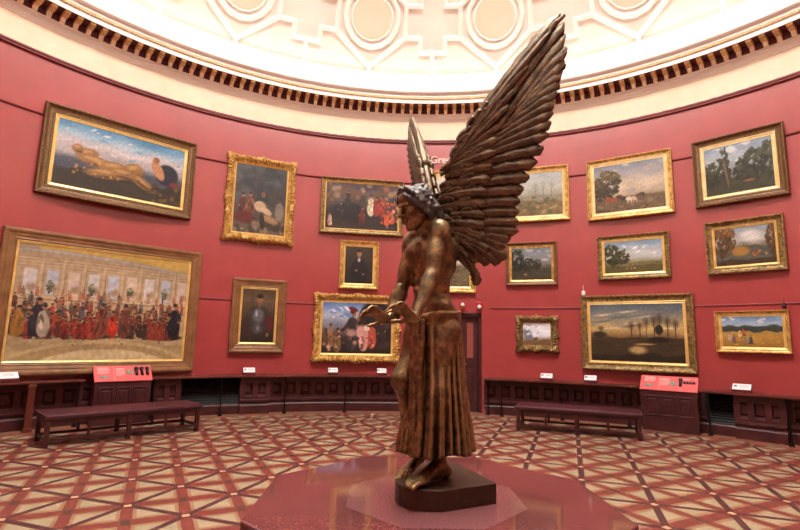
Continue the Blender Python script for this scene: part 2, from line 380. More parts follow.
# ------------------------------------------------------------------ paintings
class Pic:
    def __init__(s, w, h, seed, d=105):
        s.nx = int(min(280, max(70, w * d))); s.ny = int(min(210, max(60, h * d)))
        s.u, s.v = np.meshgrid(np.linspace(0, 1, s.nx), np.linspace(0, 1, s.ny)); s.asp = w / h
        s.c = np.zeros((s.ny, s.nx, 3)); s.r = np.random.RandomState(seed)
    def noise(s, f, seed):
        r = np.random.RandomState(seed); o = np.zeros_like(s.u)
        for k in range(5):
            a, b, p, q = r.uniform(-1, 1), r.uniform(-1, 1), r.uniform(0, 6.3), f * (1.6 ** k)
            o += np.sin(q * (a * s.u * s.asp + b * s.v) * 6.3 + p + 1.5 * np.sin(q * 3 * (b * s.u - a * s.v) + p * 2)) / (1.35 ** k)
        return o / 3
    def grad(s, st):
        vs = [q[0] for q in st]; n = .05 * s.noise(2, 7)
        for k in range(3): s.c[..., k] = np.interp(s.v + n, vs, [q[1][k] for q in st])
    def put(s, m, c, sl=(slice(None), slice(None))):
        m = np.clip(m, 0, 1)[..., None]; s.c[sl] = s.c[sl] * (1 - m) + np.array(c, float) * m
    def blob(s, u, v, ru, rv, c, a=1., soft=.35, rot=0., rough=0.):
        soft *= .6; ru *= s.asp; m = max(ru, rv) * (1.1 + rough)
        i0, i1 = max(0, int((u - m / s.asp) * s.nx) - 1), min(s.nx, int((u + m / s.asp) * s.nx) + 2); j0, j1 = max(0, int((v - m) * s.ny) - 1), min(s.ny, int((v + m) * s.ny) + 2)
        if i1 <= i0 or j1 <= j0: return
        sl = (slice(j0, j1), slice(i0, i1)); x = (s.u[sl] - u) * s.asp; y = s.v[sl] - v; ca, sa = math.cos(rot), math.sin(rot)
        d = np.sqrt(((x * ca + y * sa) / ru) ** 2 + ((-x * sa + y * ca) / rv) ** 2)
        if rough: d = d + rough * np.sin(x * 90 + u * 99) * np.sin(y * 80 + v * 77)
        s.put(a * (1 - d) / soft, c, sl)
    def ridge(s, v, amp, c, seed, a=1., soft=.02):
        line = v + amp * s.noise(1.5, seed)
        s.put(a * (line - s.v) / soft, c); r = s.r
        for k in range(60):          # short strokes of lighter and darker ground
            u = r.uniform(0, 1); vv = r.uniform(0, max(.03, v - .02)); f = r.uniform(.72, 1.3); s.blob(u, vv, r.uniform(.02, .08), r.uniform(.006, .02), [min(255, q * f) for q in c], .55, .8)
    def dabs(s, n, box, sz, cs, a=.8, tall=1.):
        for k in range(n):
            u, v = s.r.uniform(box[0], box[1]), s.r.uniform(box[2], box[3]); z = s.r.uniform(*sz)
            s.blob(u, v, z / s.asp, z * tall, cs[s.r.randint(len(cs))], a, .5, s.r.uniform(-.6, .6))
    def person(s, u, v, h, robe, skin=(150, 108, 80), lean=0.):
        w = h * .17 / s.asp; r = s.r
        s.blob(u + w * .4, v + h * .04, w * 1.6, h * .06, (50, 40, 34), .6, .8)
        s.blob(u, v + h * .3, w * 1.05, h * .34, robe, 1, .25, lean); s.blob(u, v + h * .6, w * .85, h * .2, robe, 1, .3)
        for k in range(9):
            f = r.uniform(.5, 1.35); s.blob(u + w * r.uniform(-.8, .8), v + h * r.uniform(.08, .72), w * r.uniform(.15, .35), h * r.uniform(.06, .2), [min(255, q * f) for q in robe], .8, .6, r.uniform(-.5, .5))
        for q in (-1, 1): s.blob(u + q * w * .7, v + h * r.uniform(.4, .6), w * .25, h * .05, skin, .8, .6, r.uniform(-.8, .8))
        s.blob(u + w * r.uniform(-.2, .2), v + h * .86, w * .4, h * .09, skin, 1, .4); s.blob(u, v + h * .91, w * .42, h * .055, (58, 44, 36), .9, .5)
    def crowd(s, n, box, h, cs):
        for q in sorted([(s.r.uniform(box[2], box[3]), s.r.uniform(box[0], box[1])) for k in range(n)], reverse=True): s.person(q[1], q[0], s.r.uniform(*h), cs[s.r.randint(len(cs))])
    def tree(s, u, v, w, h, c, trunk=(60, 46, 34)):
        r = s.r
        for k in range(5): s.blob(u + r.uniform(-.01, .01), v + h * (.1 + .1 * k), .007, h * .14, trunk, .9, .4, r.uniform(-.15, .15))
        for k in range(70):
            a, q = r.uniform(0, 6.3), math.sqrt(r.uniform(0, 1)); f = r.uniform(.6, 1.1) if math.sin(a) < .3 else r.uniform(.9, 1.5)
            s.blob(u + w * .62 * q * math.cos(a), v + h * (.55 + .42 * q * math.sin(a)), w * r.uniform(.08, .2), h * r.uniform(.05, .12), [min(255, x * f) for x in c], .8, .6, r.uniform(-.6, .6), .2)
    def mesh(s, w, h, y, m, parent):
        n = s.nx * s.ny; x = (s.u - .5) * w; z = s.v * h
        V = np.stack([x, np.full_like(x, y), z], -1).reshape(-1, 3)
        me = bpy.data.meshes.new('canvas'); i = np.arange(n).reshape(s.ny, s.nx)
        F = np.stack([i[:-1, :-1], i[:-1, 1:], i[1:, 1:], i[1:, :-1]], -1).reshape(-1, 4)
        me.from_pydata(V.tolist(), [], F.tolist()); me.update()
        s.c = s.c * (1 + .09 * s.noise(5, 3) + .07 * s.noise(13, 5))[..., None]; s.c = s.c * .84 + (s.c ** 2) / 255 * .10
        g = np.clip(s.c + s.r.normal(0, 5, s.c.shape[:2])[..., None], 0, 255) / 255
        l = np.where(g <= .04045, g / 12.92, ((g + .055) / 1.055) ** 2.4)
        at = me.color_attributes.new('paint', 'FLOAT_COLOR', 'POINT')
        at.data.foreach_set('color', np.concatenate([l, np.ones((*l.shape[:2], 1))], -1).reshape(-1).astype(np.float32))
        me.materials.append(m); o = bpy.data.objects.new('canvas', me); col.objects.link(o); o.parent = parent; return o
cm = bpy.data.materials.new('oil_paint'); cm.use_nodes = True; nt = cm.node_tree; bs = nt.nodes['Principled BSDF']
vc = nt.nodes.new('ShaderNodeVertexColor'); vc.layer_name = 'paint'; nt.links.new(vc.outputs['Color'], bs.inputs['Base Color']); bs.inputs['Roughness'].default_value = .42; bs.inputs['Specular IOR Level'].default_value = .35

def sweep(mb, w, h, prof, seg=1, fn=None):
    # run a moulding profile (inset, y) round a w x h rectangle with mitred corners
    cor = [(-w / 2, 0, 1, 1), (w / 2, 0, -1, 1), (w / 2, h, -1, -1), (-w / 2, h, 1, -1)]; pts = []
    for k in range(4):
        a, b = cor[k], cor[(k + 1) % 4]; L = w if k % 2 == 0 else h; n = seg if seg == 1 else max(4, int(L * seg))
        for q in range(n):
            t = q / n; pts.append(([a[i] + (b[i] - a[i]) * t for i in range(2)], a, b, t, k, L))
    m = len(prof); V = []
    nrm = [(0, 1), (-1, 0), (0, -1), (1, 0)]; tang = [(1, 0), (0, 1), (-1, 0), (0, -1)]
    for (p, a, b, t, k, L) in pts:
        for i, (ins, y) in enumerate(prof):
            x, z = p
            # keep mitres: slide the point along the side between its two inset corners
            xa, za = a[0] + a[2] * ins, a[1] + a[3] * ins; xb, zb = b[0] + b[2] * ins, b[1] + b[3] * ins
            x = xa + (xb - xa) * t; z = za + (zb - za) * t; dy = 0
            if fn:
                out, dy = fn(t, L, i / (m - 1)); x -= nrm[k][0] * out; z -= nrm[k][1] * out
            V.append((x, y + dy, z))
    N = len(pts); F = []
    for j in range(N):
        for i in range(m - 1): F.append((j * m + i, ((j + 1) % N) * m + i, ((j + 1) % N) * m + i + 1, j * m + i + 1))
    mb.add(V, F)
PROF = {
 'plain': [(0, .09), (0, .02), (.06, .0), (.2, -.004), (.34, .004), (.42, .018), (.55, .02), (.75, .034), (.85, .03), (1, .052), (1, .07)],
 'scoop': [(0, .09), (0, .01), (.08, -.006), (.2, -.006), (.26, .012), (.5, .036), (.74, .044), (.8, .034), (.9, .036), (1, .054), (1, .07)],
 'ornate': [(0, .09), (0, .03), (.1, .0), (.25, -.02), (.42, -.022), (.58, -.005), (.7, .02), (.8, .022), (.9, .034), (1, .054), (1, .07)],
}
def ornate_fn(amp):
    def fn(t, L, q):
        s = t * L; mid = abs(t - .5) * L; cor = min(t, 1 - t) * L
        k = amp * (.55 * abs(math.sin(s * 23)) + .3 * math.sin(s * 61 + q * 9)) + amp * 1.5 * (math.exp(-(mid / .1) ** 2) + math.exp(-(cor / .13) ** 2))
        bump = -.02 * abs(math.sin(s * 40 + q * 7)) * math.sin(PI * min(1, q * 1.35)) - .012 * math.sin(s * 95 + q * 17)
        return (k * max(0, 1 - q * 1.8) - amp * .4 * max(0, 1 - q * 1.8), bump * (1 if q < .8 else .1))
    return fn
def painting(az, w, zb, h, fw_, lw, kind, fmat, lmat, label, pic, wires=0, yaw=0):
    d = math.sqrt(RW * RW - w * w / 4) - .09
    t = thing('framed_painting', label, 'painting', pol(az, d, zb), -R_(az), 'framed paintings on the red round wall')
    mb = MB()
    if kind == 'ornate': sweep(mb, w, h, [(i * fw_, y) for i, y in PROF[kind]], 70, ornate_fn(.028))
    elif kind == 'carved': sweep(mb, w, h, [(i * fw_, y) for i, y in PROF['scoop']], 60, lambda t, L, q: (0, -.007 * abs(math.sin(t * L * 38 + q * 20)) if q < .5 else 0))
    else: sweep(mb, w, h, [(i * fw_, y) for i, y in PROF[kind]])
    mb.add([(-w / 2 + .02, .085, .02), (w / 2 - .02, .085, .02), (w / 2 - .02, .085, h - .02), (-w / 2 + .02, .085, h - .02)], [(0, 1, 2, 3)])
    mb.build('frame', M[fmat], t)
    iw, ih = w - 2 * fw_, h - 2 * fw_
    if lw:
        mb = MB(); sweep(mb, iw + .012, ih + .012, [(0, .056), (0, .036), (lw * .2, .03), (lw * .3, .04), (lw * .85, .05), (lw, .046), (lw + .006, .062)])
        o = mb.build('slip', M[lmat], t); o.location = (0, 0, fw_ - .006)
    cw, ch = iw - 2 * lw, ih - 2 * lw
    o = pic.mesh(cw, ch, .057, cm, t); o.location = (0, 0, fw_ + lw)
    for x in ((-.3 * w, .3 * w) if wires else ()):
        MB().tube([(x, .06, h - .01), (x, .06, h + wires)], .004, 6).build('hanging_wire', M['gilt_dark'], t)
    return t

SKY_P = [(.35, (200, 196, 186)), (.7, (176, 182, 186)), (1, (140, 154, 170))]
# storm sky over tan animals and a dark cloaked rider-like mass
p = Pic(2.2, 1.2, 1); p.grad([(0, (48, 42, 36)), (.3, (70, 62, 52)), (.42, (92, 92, 100)), (.52, (170, 160, 160)), (.7, (206, 194, 192)), (.84, (150, 178, 196)), (1, (70, 128, 164))])
p.dabs(30, (0, 1, .6, 1), (.03, .09), [(214, 206, 206), (120, 160, 186), (190, 176, 180)], .5, .35); p.ridge(.42, .05, (74, 78, 92), 3); p.ridge(.3, .06, (58, 50, 40), 4)
for u, v, ru, rv, r in ((.22, .55, .1, .1, .2), (.3, .45, .17, .1, -.1), (.42, .42, .14, .11, .1), (.38, .3, .2, .09, .1), (.58, .45, .09, .14, .3), (.66, .28, .15, .09, -.5), (.5, .36, .12, .1, 0), (.15, .6, .05, .08, 0)): p.blob(u, v, ru, rv, (150, 108, 62), .95, .45, r); p.blob(u - .01, v + rv * .35, ru * .7, rv * .4, (186, 146, 92), .8, .8, r); p.blob(u + .01, v - rv * .55, ru * .7, rv * .3, (92, 62, 38), .8, .8, r)
p.dabs(26, (.1, .75, .22, .5), (.012, .03), [(190, 146, 88), (120, 78, 42), (172, 126, 72), (96, 60, 34)], .7)
p.blob(.86, .5, .11, .2, (42, 42, 54), 1, .3, -.5); p.blob(.78, .55, .05, .2, (182, 132, 92), 1, .4, .5); p.blob(.76, .72, .03, .06, (150, 100, 70), 1, .4); p.blob(.93, .36, .05, .06, (120, 46, 44), .8, .5); p.dabs(25, (.7, 1, .02, .3), (.02, .06), [(80, 64, 44), (112, 84, 52), (54, 46, 36)], .7)
painting(-44.58, 2.627, 3.904, 1.629, .17, .055, 'carved', 'brown_frame', 'gold_bright', 'wide upper left painting of tan animals and dark cloaked figure under blue sky', p)
# pale columned hall with a crowd in red
p = Pic(2.75, 1.9, 2); p.grad([(0, (196, 172, 128)), (.12, (160, 138, 100)), (.2, (180, 156, 118)), (.5, (190, 164, 128)), (.8, (178, 154, 122)), (.93, (166, 142, 112)), (1, (160, 136, 106))])
top_ = .985 - .13 * (p.u - .15) ** 2 - .02; p.put(((p.v - top_) / .008) * (p.u > .1), (188, 156, 84)); p.put(1.2 - np.abs(p.v - top_ + .012) / .01, (160, 164, 178))
for k in range(8): p.put(1 - np.abs(p.v - (.84 - .04 * (p.u - .3) ** 2 + .014 * (k - 3))) / .004, (150, 126, 98) if k % 2 else (196, 172, 140))
for k in range(9):
    u = .07 + .112 * k; m = (np.abs(p.u - u) < .031) * (p.v > .57) * (p.v < .785); p.put(m * .95, ((206, 198, 196), (184, 188, 202), (206, 186, 166))[k % 3]); p.blob(u + .01, .63, .03, .05, (168, 140, 110), .8, .7); p.tree(u - .008, .58, .03, .12, (112, 116, 92)) if k % 2 else p.blob(u, .67, .02, .03, (200, 190, 200), .8, .8)
    p.put(1.3 - np.abs(p.u - u - .056) / .012 - 9 * np.maximum(0, np.abs(p.v - .68) - .12), (196, 172, 138)); p.put(1 - np.abs(p.u - u - .064) / .005 - 9 * np.maximum(0, np.abs(p.v - .68) - .12), (146, 120, 92))
p.put((np.abs(p.v - .545) < .014) * .7, (206, 184, 150)); p.put((np.abs(p.v - .525) < .006) * .6, (134, 108, 84))
CR = [(146, 80, 62), (110, 66, 54), (164, 112, 84), (150, 60, 46), (104, 98, 92), (88, 66, 52), (176, 144, 112), (92, 84, 88), (124, 92, 60)]
p.crowd(26, (.02, .98, .52, .56), (.07, .1), [(170, 124, 90), (180, 110, 84), (140, 120, 90), (188, 156, 120)]); p.crowd(46, (.01, .99, .38, .46), (.1, .14), CR); p.crowd(40, (.01, .99, .3, .36), (.13, .17), CR)
p.blob(.5, -.10, .56, .28, (190, 166, 122), 1, .06); p.blob(.5, -.12, .54, .27, (168, 142, 100), 1, .06); p.blob(.52, -.14, .45, .24, (204, 184, 142), 1, .06)
p.crowd(16, (.0, .2, .18, .26), (.16, .22), CR[:5]); p.crowd(34, (.18, .5, .18, .26), (.17, .22), [(140, 44, 34), (120, 40, 32), (104, 46, 38), (150, 62, 42)]); p.crowd(30, (.6, .96, .18, .26), (.16, .22), [(124, 42, 34), (70, 50, 42), (104, 48, 40), (140, 60, 44), (60, 58, 54)])
for u, h, c in ((.13, .36, (46, 44, 50)), (.165, .3, (176, 160, 140)), (.54, .27, (176, 54, 36)), (.475, .34, (130, 70, 52)), (.61, .34, (112, 62, 50)), (.93, .38, (40, 40, 44)), (.04, .28, (150, 106, 44))): p.person(u, .2, h, c)
p.dabs(24, (.05, .95, .13, .2), (.006, .014), [(96, 76, 54), (212, 196, 170), (150, 120, 90)], .7, .6)
painting(-44.75, 3.235, .86, 2.388, .205, .035, 'plain', 'wood_frame', 'gold_bright', 'largest painting, lower left, of a crowd in red robes in a pale columned hall', p)
# dark interior with pale figures in gilt scroll frame
p = Pic(1.1, 1.52, 3); p.grad([(0, (112, 98, 84)), (.2, (90, 78, 66)), (.45, (70, 68, 68)), (.8, (66, 68, 72)), (1, (76, 76, 78))]); p.dabs(60, (0, 1, .45, 1), (.05, .12), [(54, 58, 62), (84, 84, 86), (70, 62, 60)], .45)
p.dabs(50, (0, 1, 0, .2), (.03, .07), [(140, 118, 96), (70, 60, 50)], .5); p.person(.16, .2, .4, (92, 46, 36)); p.person(.3, .2, .42, (112, 70, 48)); p.blob(.2, .22, .22, .1, (100, 40, 34), .9, .5)
for u, v, a, b, c, r in ((.5, .4, .14, .09, (186, 160, 128), -.4), (.62, .34, .14, .05, (190, 166, 134), -.5), (.7, .22, .2, .06, (150, 120, 88), -.3), (.55, .18, .06, .14, (52, 44, 36), .1), (.88, .35, .1, .16, (132, 118, 104), 0), (.55, .58, .05, .05, (130, 92, 70), 0)): p.blob(u, v, a, b, c, 1, .4, r)
painting(-25.33, 1.483, 3.611, 1.904, .165, .025, 'ornate', 'gold', 'gold_bright', 'tall dark painting of pale figures in bright gold scrolled ornate frame', p)
# crowded dark scene, rust sky
p = Pic(1.65, 1.05, 4); p.grad([(0, (60, 48, 40)), (.3, (46, 38, 36)), (.6, (84, 70, 58)), (.8, (110, 80, 62)), (1, (74, 62, 66))]); p.dabs(30, (0, 1, .6, 1), (.05, .12), [(140, 92, 66), (90, 80, 80), (64, 58, 64), (150, 126, 100)], .5)
p.blob(.3, .4, .24, .2, (36, 34, 36), 1, .4); p.blob(.4, .3, .2, .2, (40, 34, 34), 1, .4)
for u, v, h, c in ((.3, .5, .36, (50, 42, 40)), (.5, .1, .42, (96, 38, 36)), (.62, .3, .5, (214, 202, 170)), (.7, .3, .46, (150, 50, 40)), (.78, .3, .5, (160, 58, 46)), (.85, .1, .4, (190, 92, 60)), (.92, .15, .36, (196, 110, 80)), (.06, .05, .3, (196, 160, 140)), (.2, .2, .4, (48, 40, 40)), (.96, .4, .3, (110, 60, 50))): p.person(u, v, h, c)
p.dabs(30, (.75, 1, .05, .6), (.02, .05), [(196, 84, 52), (214, 150, 110), (110, 50, 44)], .7); p.blob(.7, .1, .14, .06, (44, 40, 42), 1, .4)
painting(-8.98, 1.935, 3.971, 1.335, .1, .025, 'scoop', 'gilt_dark', 'gold_bright', 'crowded dark figure painting just left of the statue head', p)
# standing dark portrait
p = Pic(.62, .85, 5); p.grad([(0, (44, 36, 30)), (.5, (56, 48, 40)), (1, (74, 60, 48))]); p.blob(.5, .3, .34, .42, (30, 28, 30), 1, .3); p.blob(.5, .8, .1, .1, (168, 122, 92), 1, .35); p.blob(.5, .64, .06, .07, (196, 186, 170), .9, .5); p.blob(.4, .35, .06, .04, (150, 110, 84), .8, .5); p.blob(.66, .25, .08, .04, (120, 88, 66), .7, .5); p.blob(.5, .89, .11, .05, (50, 38, 32), .9, .5)
painting(-9.17, .904, 2.697, 1.121, .1, .035, 'scoop', 'gold', 'gold_bright', 'small dark portrait of a standing person, hung in middle of its column', p)
# half-length portrait in steel
p = Pic(.68, 1.1, 6); p.grad([(0, (46, 34, 28)), (.4, (64, 50, 38)), (.8, (104, 86, 64)), (1, (84, 66, 48))]); p.put((np.abs(p.u - .3) < .04) * .5, (70, 54, 42)); p.put((np.abs(p.v - .78) < .015) * .5, (128, 108, 84))
p.blob(.5, .42, .36, .3, (60, 58, 58), 1, .3); p.blob(.5, .5, .2, .16, (104, 102, 104), 1, .5); p.blob(.44, .54, .05, .08, (170, 170, 172), .9, .7); p.blob(.48, .26, .16, .12, (84, 80, 80), 1, .5); p.blob(.5, .26, .04, .06, (150, 148, 146), .8, .7); p.blob(.83, .36, .12, .18, (96, 34, 34), 1, .4, .2); p.blob(.16, .34, .1, .2, (66, 40, 32), 1, .4); p.blob(.52, .8, .11, .085, (150, 104, 76), 1, .3); p.blob(.52, .87, .12, .05, (40, 30, 26), 1, .4); p.blob(.52, .7, .07, .05, (130, 88, 64), 1, .4); p.blob(.8, .14, .06, .05, (140, 100, 74), .9, .5)
painting(-24.53, 1.141, 1.227, 1.576, .185, .04, 'plain', 'wood_frame', 'gold_bright', 'portrait of a figure in steel armour in wide brown wooden frame', p)
# blue sky and soldiers in gilt frame
p = Pic(1.55, 1.1, 7); p.grad([(0, (44, 36, 34)), (.3, (64, 52, 48)), (.5, (120, 120, 130)), (.75, (190, 200, 216)), (1, (96, 132, 184))]); p.dabs(16, (0, .5, .6, 1), (.04, .12), [(226, 226, 232), (120, 150, 196)], .6, .5); p.blob(.78, .6, .3, .5, (44, 38, 38), 1, .25); p.dabs(26, (.5, 1, 0, .9), (.04, .09), [(60, 48, 46), (36, 32, 34), (76, 60, 54)], .6)
for u, v, h, c in ((.12, .1, .5, (150, 110, 80)), (.22, .02, .5, (120, 96, 66)), (.43, .05, .85, (62, 58, 60)), (.6, .05, .6, (206, 150, 140)), (.72, .1, .55, (190, 90, 70)), (.86, .1, .6, (60, 48, 46)), (.05, .1, .4, (90, 70, 56))): p.person(u, v, h, c)
p.blob(.44, .87, .085, .05, (120, 40, 44), 1, .5, -.3); p.blob(.42, .4, .1, .1, (176, 140, 130), .7, .6); p.blob(.55, .42, .07, .16, (220, 166, 156), 1, .5); p.blob(.64, .5, .05, .07, (232, 214, 200), 1, .5); p.blob(.3, .46, .03, .22, (70, 46, 36), 1, .5, -.8); p.dabs(30, (0, .75, .05, .45), (.02, .05), [(190, 130, 110), (110, 70, 56), (210, 180, 150), (70, 56, 50)], .7)
painting(-9.16, 1.946, 1.054, 1.513, .15, .045, 'ornate', 'gold', 'gold_bright', 'painting of soldiers under blue sky in gold ornate frame behind statue hands', p)
# landscapes of the right half
p = Pic(.85, 1.0, 8); p.grad([(0, (96, 96, 80)), (.3, (150, 146, 126)), (.6, (214, 200, 168)), (1, (206, 202, 190))]); p.ridge(.3, .08, (98, 100, 84), 2); p.tree(.2, .1, .25, .6, (90, 96, 78)); p.tree(.8, .1, .25, .5, (96, 98, 84)); p.dabs(30, (0, 1, 0, .3), (.04, .1), [(86, 88, 70), (120, 112, 92)], .6)
painting(6.3, 1.15, 4.22, 1.365, .09, .07, 'scoop', 'gold', 'pale_slip', 'pale landscape in gold frame between the two statue wings, below white lettering', p)
p = Pic(1.25, .98, 9); p.grad([(0, (96, 90, 62)), (.3, (128, 118, 84)), (.5, (160, 156, 138)), (.7, (190, 190, 182)), (1, (176, 182, 184))]); p.ridge(.48, .06, (140, 138, 120), 3); p.ridge(.36, .08, (128, 106, 70), 4, .8); p.dabs(70, (0, 1, 0, .45), (.03, .09), [(104, 92, 56), (146, 122, 82), (88, 94, 60), (166, 140, 100)], .5, .6)
for u in (.3, .55, .68, .82): p.blob(u, .55, .006, .28, (120, 112, 98), .6, .5); p.blob(u, .7, .08, .14, (150, 150, 136), .5, 1)
painting(19.26, 1.566, 4.283, 1.272, .1, .045, 'scoop', 'gold', 'pale_slip', 'misty brown heath landscape half hidden behind the large statue wing', p)
p = Pic(.85, 1.0, 10); p.grad([(0, (98, 82, 60)), (.45, (130, 112, 84)), (.55, (196, 190, 180)), (1, (182, 190, 196))]); p.ridge(.5, .05, (112, 100, 76), 5); p.dabs(60, (0, 1, 0, .48), (.04, .09), [(84, 76, 54), (140, 116, 84), (110, 96, 66)], .6, .5)
painting(6.12, 1.103, 2.662, 1.292, .11, .04, 'scoop', 'gold', 'gold_bright', 'moorland landscape mostly hidden by the statue, seen under its large wing', p)
p = Pic(.85, .7, 11); p.grad([(0, (52, 46, 36)), (.3, (70, 62, 46)), (.5, (120, 120, 116)), (.8, (140, 146, 152)), (1, (110, 122, 136))]); p.dabs(20, (.2, 1, .6, 1), (.06, .14), [(176, 174, 170), (120, 130, 142)], .5, .5); p.ridge(.36, .05, (66, 62, 46), 2); p.tree(.15, .2, .3, .75, (44, 48, 34)); p.tree(.42, .2, .22, .5, (48, 50, 36)); p.tree(.65, .25, .16, .4, (54, 56, 42)); p.blob(.35, .16, .05, .05, (150, 110, 80), .8, .5)
painting(18.79, 1.119, 2.833, .975, .085, .045, 'scoop', 'wood_frame', 'gold', 'small dark woodland landscape just right of the large wing tip feathers', p)
p = Pic(.6, .5, 12); p.grad([(0, (120, 96, 70)), (.25, (150, 132, 110)), (.4, (236, 242, 252)), (1, (250, 252, 255))]); p.blob(.18, .45, .2, .4, (130, 130, 140), .8, .6, .5); p.ridge(.22, .1, (128, 96, 64), 4); p.blob(.45, .28, .12, .1, (110, 84, 66), .7, .6, .4); p.dabs(14, (0, 1, .4, 1), (.06, .14), [(255, 255, 255), (240, 246, 255), (205, 214, 228)], .6, .6)  # white glare put into the canvas colours
painting(19.41, .858, 1.377, .76, .14, .0, 'ornate', 'gilt_dark', 'gold_bright', 'smallest painting, whitened by painted-in glare, in dark ornate frame over the right bench end', p)
p = Pic(1.35, 1.03, 13); p.grad([(0, (98, 78, 58)), (.22, (120, 98, 74)), (.35, (186, 166, 140)), (.6, (200, 182, 160)), (.8, (160, 156, 158)), (1, (128, 136, 150))]); p.dabs(26, (.2, 1, .4, 1), (.08, .18), [(206, 190, 168), (170, 164, 162), (190, 172, 150)], .5, .5); p.ridge(.3, .03, (112, 92, 66), 3); p.tree(.2, .24, .3, .68, (82, 72, 44)); p.tree(.08, .2, .2, .5, (74, 62, 40))
for u, v, c in ((.36, .3, (84, 54, 40)), (.42, .26, (60, 44, 38)), (.5, .24, (216, 200, 178)), (.58, .24, (196, 170, 140)), (.68, .3, (70, 52, 42)), (.2, .28, (160, 74, 50)), (.28, .26, (150, 80, 56)), (.64, .28, (100, 76, 58))): p.blob(u, v, .055, .05, c, 1, .4); p.blob(u - .02, v - .05, .008, .06, c, .9, .5); p.blob(u + .03, v - .05, .008, .06, c, .9, .5)
p.dabs(24, (0, 1, 0, .18), (.04, .09), [(80, 64, 48), (140, 116, 90)], .5, .4)
painting(33.37, 1.656, 4.204, 1.337, .09, .065, 'scoop', 'gold', 'pale_slip', 'cattle by water under a cloudy sky, upper row above the right bench', p, )
p = Pic(1.06, .93, 14); p.grad([(0, (70, 60, 40)), (.2, (84, 76, 52)), (.5, (140, 146, 146)), (.75, (178, 184, 190)), (1, (128, 146, 166))]); p.dabs(14, (0, .8, .6, 1), (.08, .16), [(206, 206, 206), (150, 162, 176)], .6, .6); p.ridge(.35, .06, (64, 62, 44), 2)
for u, v, w, h in ((.1, .1, .22, .6), (.3, .1, .14, .85), (.55, .12, .2, .55), (.75, .1, .26, .75), (.95, .1, .2, .85)): p.tree(u, v, w, h, (56, 58, 40))
p.blob(.32, .4, .02, .36, (120, 96, 70), .9, .5, .1); p.blob(.65, .2, .1, .03, (140, 90, 60), .8, .6)
painting(47.02, 1.462, 4.214, 1.331, .135, .065, 'carved', 'brown_frame', 'pale_slip', 'dense dark forest landscape at the far upper right', p)
p = Pic(1.08, .65, 15); p.grad([(0, (104, 92, 52)), (.3, (150, 138, 88)), (.42, (176, 178, 172)), (.6, (206, 206, 202)), (1, (128, 156, 184))]); p.dabs(14, (.3, 1, .5, .85), (.06, .14), [(226, 224, 218), (180, 192, 204)], .7, .5); p.ridge(.33, .04, (120, 116, 72), 3); p.ridge(.22, .04, (96, 86, 48), 5); p.tree(.14, .15, .24, .8, (66, 66, 38)); p.tree(.34, .2, .16, .55, (72, 70, 42)); p.dabs(12, (.3, .6, .12, .25), (.015, .03), [(190, 160, 120), (80, 60, 44)], .8)
painting(33.45, 1.364, 2.906, .932, .095, .045, 'scoop', 'gilt_dark', 'gold_bright', 'green meadow with tree and white clouds, middle row above the right bench', p)
p = Pic(.93, .7, 16); p.grad([(0, (84, 62, 38)), (.3, (120, 92, 54)), (.5, (130, 122, 100)), (.65, (186, 182, 174)), (1, (150, 160, 172))]); p.blob(.62, .75, .24, .2, (214, 212, 206), .9, .7); p.ridge(.5, .06, (92, 92, 78), 3); p.blob(.42, .36, .2, .16, (168, 124, 60), .9, .6); p.tree(.1, .1, .22, 1.0, (92, 64, 36)); p.tree(.26, .3, .16, .75, (104, 74, 40)); p.tree(.96, .1, .16, .95, (96, 70, 40)); p.ridge(.16, .06, (70, 52, 32), 8); p.blob(.68, .26, .05, .06, (170, 62, 44), .9, .5); p.dabs(12, (.55, .85, .2, .34), (.015, .035), [(176, 120, 80), (90, 60, 40), (190, 160, 120)], .8)
painting(46.98, 1.214, 2.901, .991, .115, .035, 'carved', 'gilt_dark', 'gold_bright', 'autumn valley seen between brown trees, middle row at the far right', p)
p = Pic(1.72, 1.16, 17); p.grad([(0, (46, 38, 28)), (.35, (64, 54, 38)), (.45, (140, 110, 70)), (.58, (206, 178, 118)), (.75, (150, 146, 130)), (1, (90, 104, 116))])
for k in range(14): p.blob(p.r.uniform(.1, .9), p.r.uniform(.55, .95), .16, .025, (214, 200, 164) if k % 2 else (112, 116, 118), .6, .8, .1)
p.ridge(.42, .03, (70, 56, 38), 3); p.blob(.52, .2, .12, .09, (176, 150, 96), .9, .8); p.blob(.6, .3, .14, .02, (190, 160, 100), .8, .8); p.ridge(.12, .06, (44, 36, 26), 9)
for u, h in ((.46, .3), (.55, .3), (.62, .38), (.7, .42), (.76, .46), (.84, .4), (.92, .34), (.12, .2)): p.blob(u, .4 + h * .4, .006, h * .5, (52, 40, 28), .9, .5); p.blob(u, .45 + h * .6, .05, h * .3, (74, 60, 42), .5, .9)
p.blob(.75, .55, .05, .1, (38, 34, 26), .9, .5); p.blob(.74, .38, .14, .06, (40, 34, 26), .9, .6); p.blob(.1, .46, .1, .07, (52, 46, 34), .9, .6)
painting(33.33, 2.086, 1.048, 1.528, .14, .05, 'carved', 'gilt_dark', 'gold_bright', 'large dusk marsh landscape with glowing sky above the right bench', p)
p = Pic(.92, .55, 18); p.grad([(0, (150, 112, 50)), (.3, (190, 148, 70)), (.5, (176, 142, 74)), (.52, (62, 70, 58)), (.68, (70, 80, 74)), (.72, (176, 192, 206)), (1, (110, 146, 190))]); p.dabs(10, (0, 1, .75, 1), (.05, .12), [(210, 216, 222), (150, 176, 204)], .6, .5); p.dabs(26, (0, 1, 0, .45), (.03, .08), [(204, 164, 86), (160, 118, 54)], .5, .5)
for u, v, c in ((.12, .2, (196, 176, 170)), (.2, .12, (120, 90, 100)), (.3, .3, (214, 190, 120)), (.4, .1, (160, 140, 130)), (.48, .1, (70, 70, 80)), (.36, .35, (176, 90, 60))): p.person(u, v, .3, c)
painting(46.96, 1.107, 1.469, .742, .065, .04, 'scoop', 'gold', 'gold_bright', 'small golden harvest field under blue sky, lowest row at far right', p)

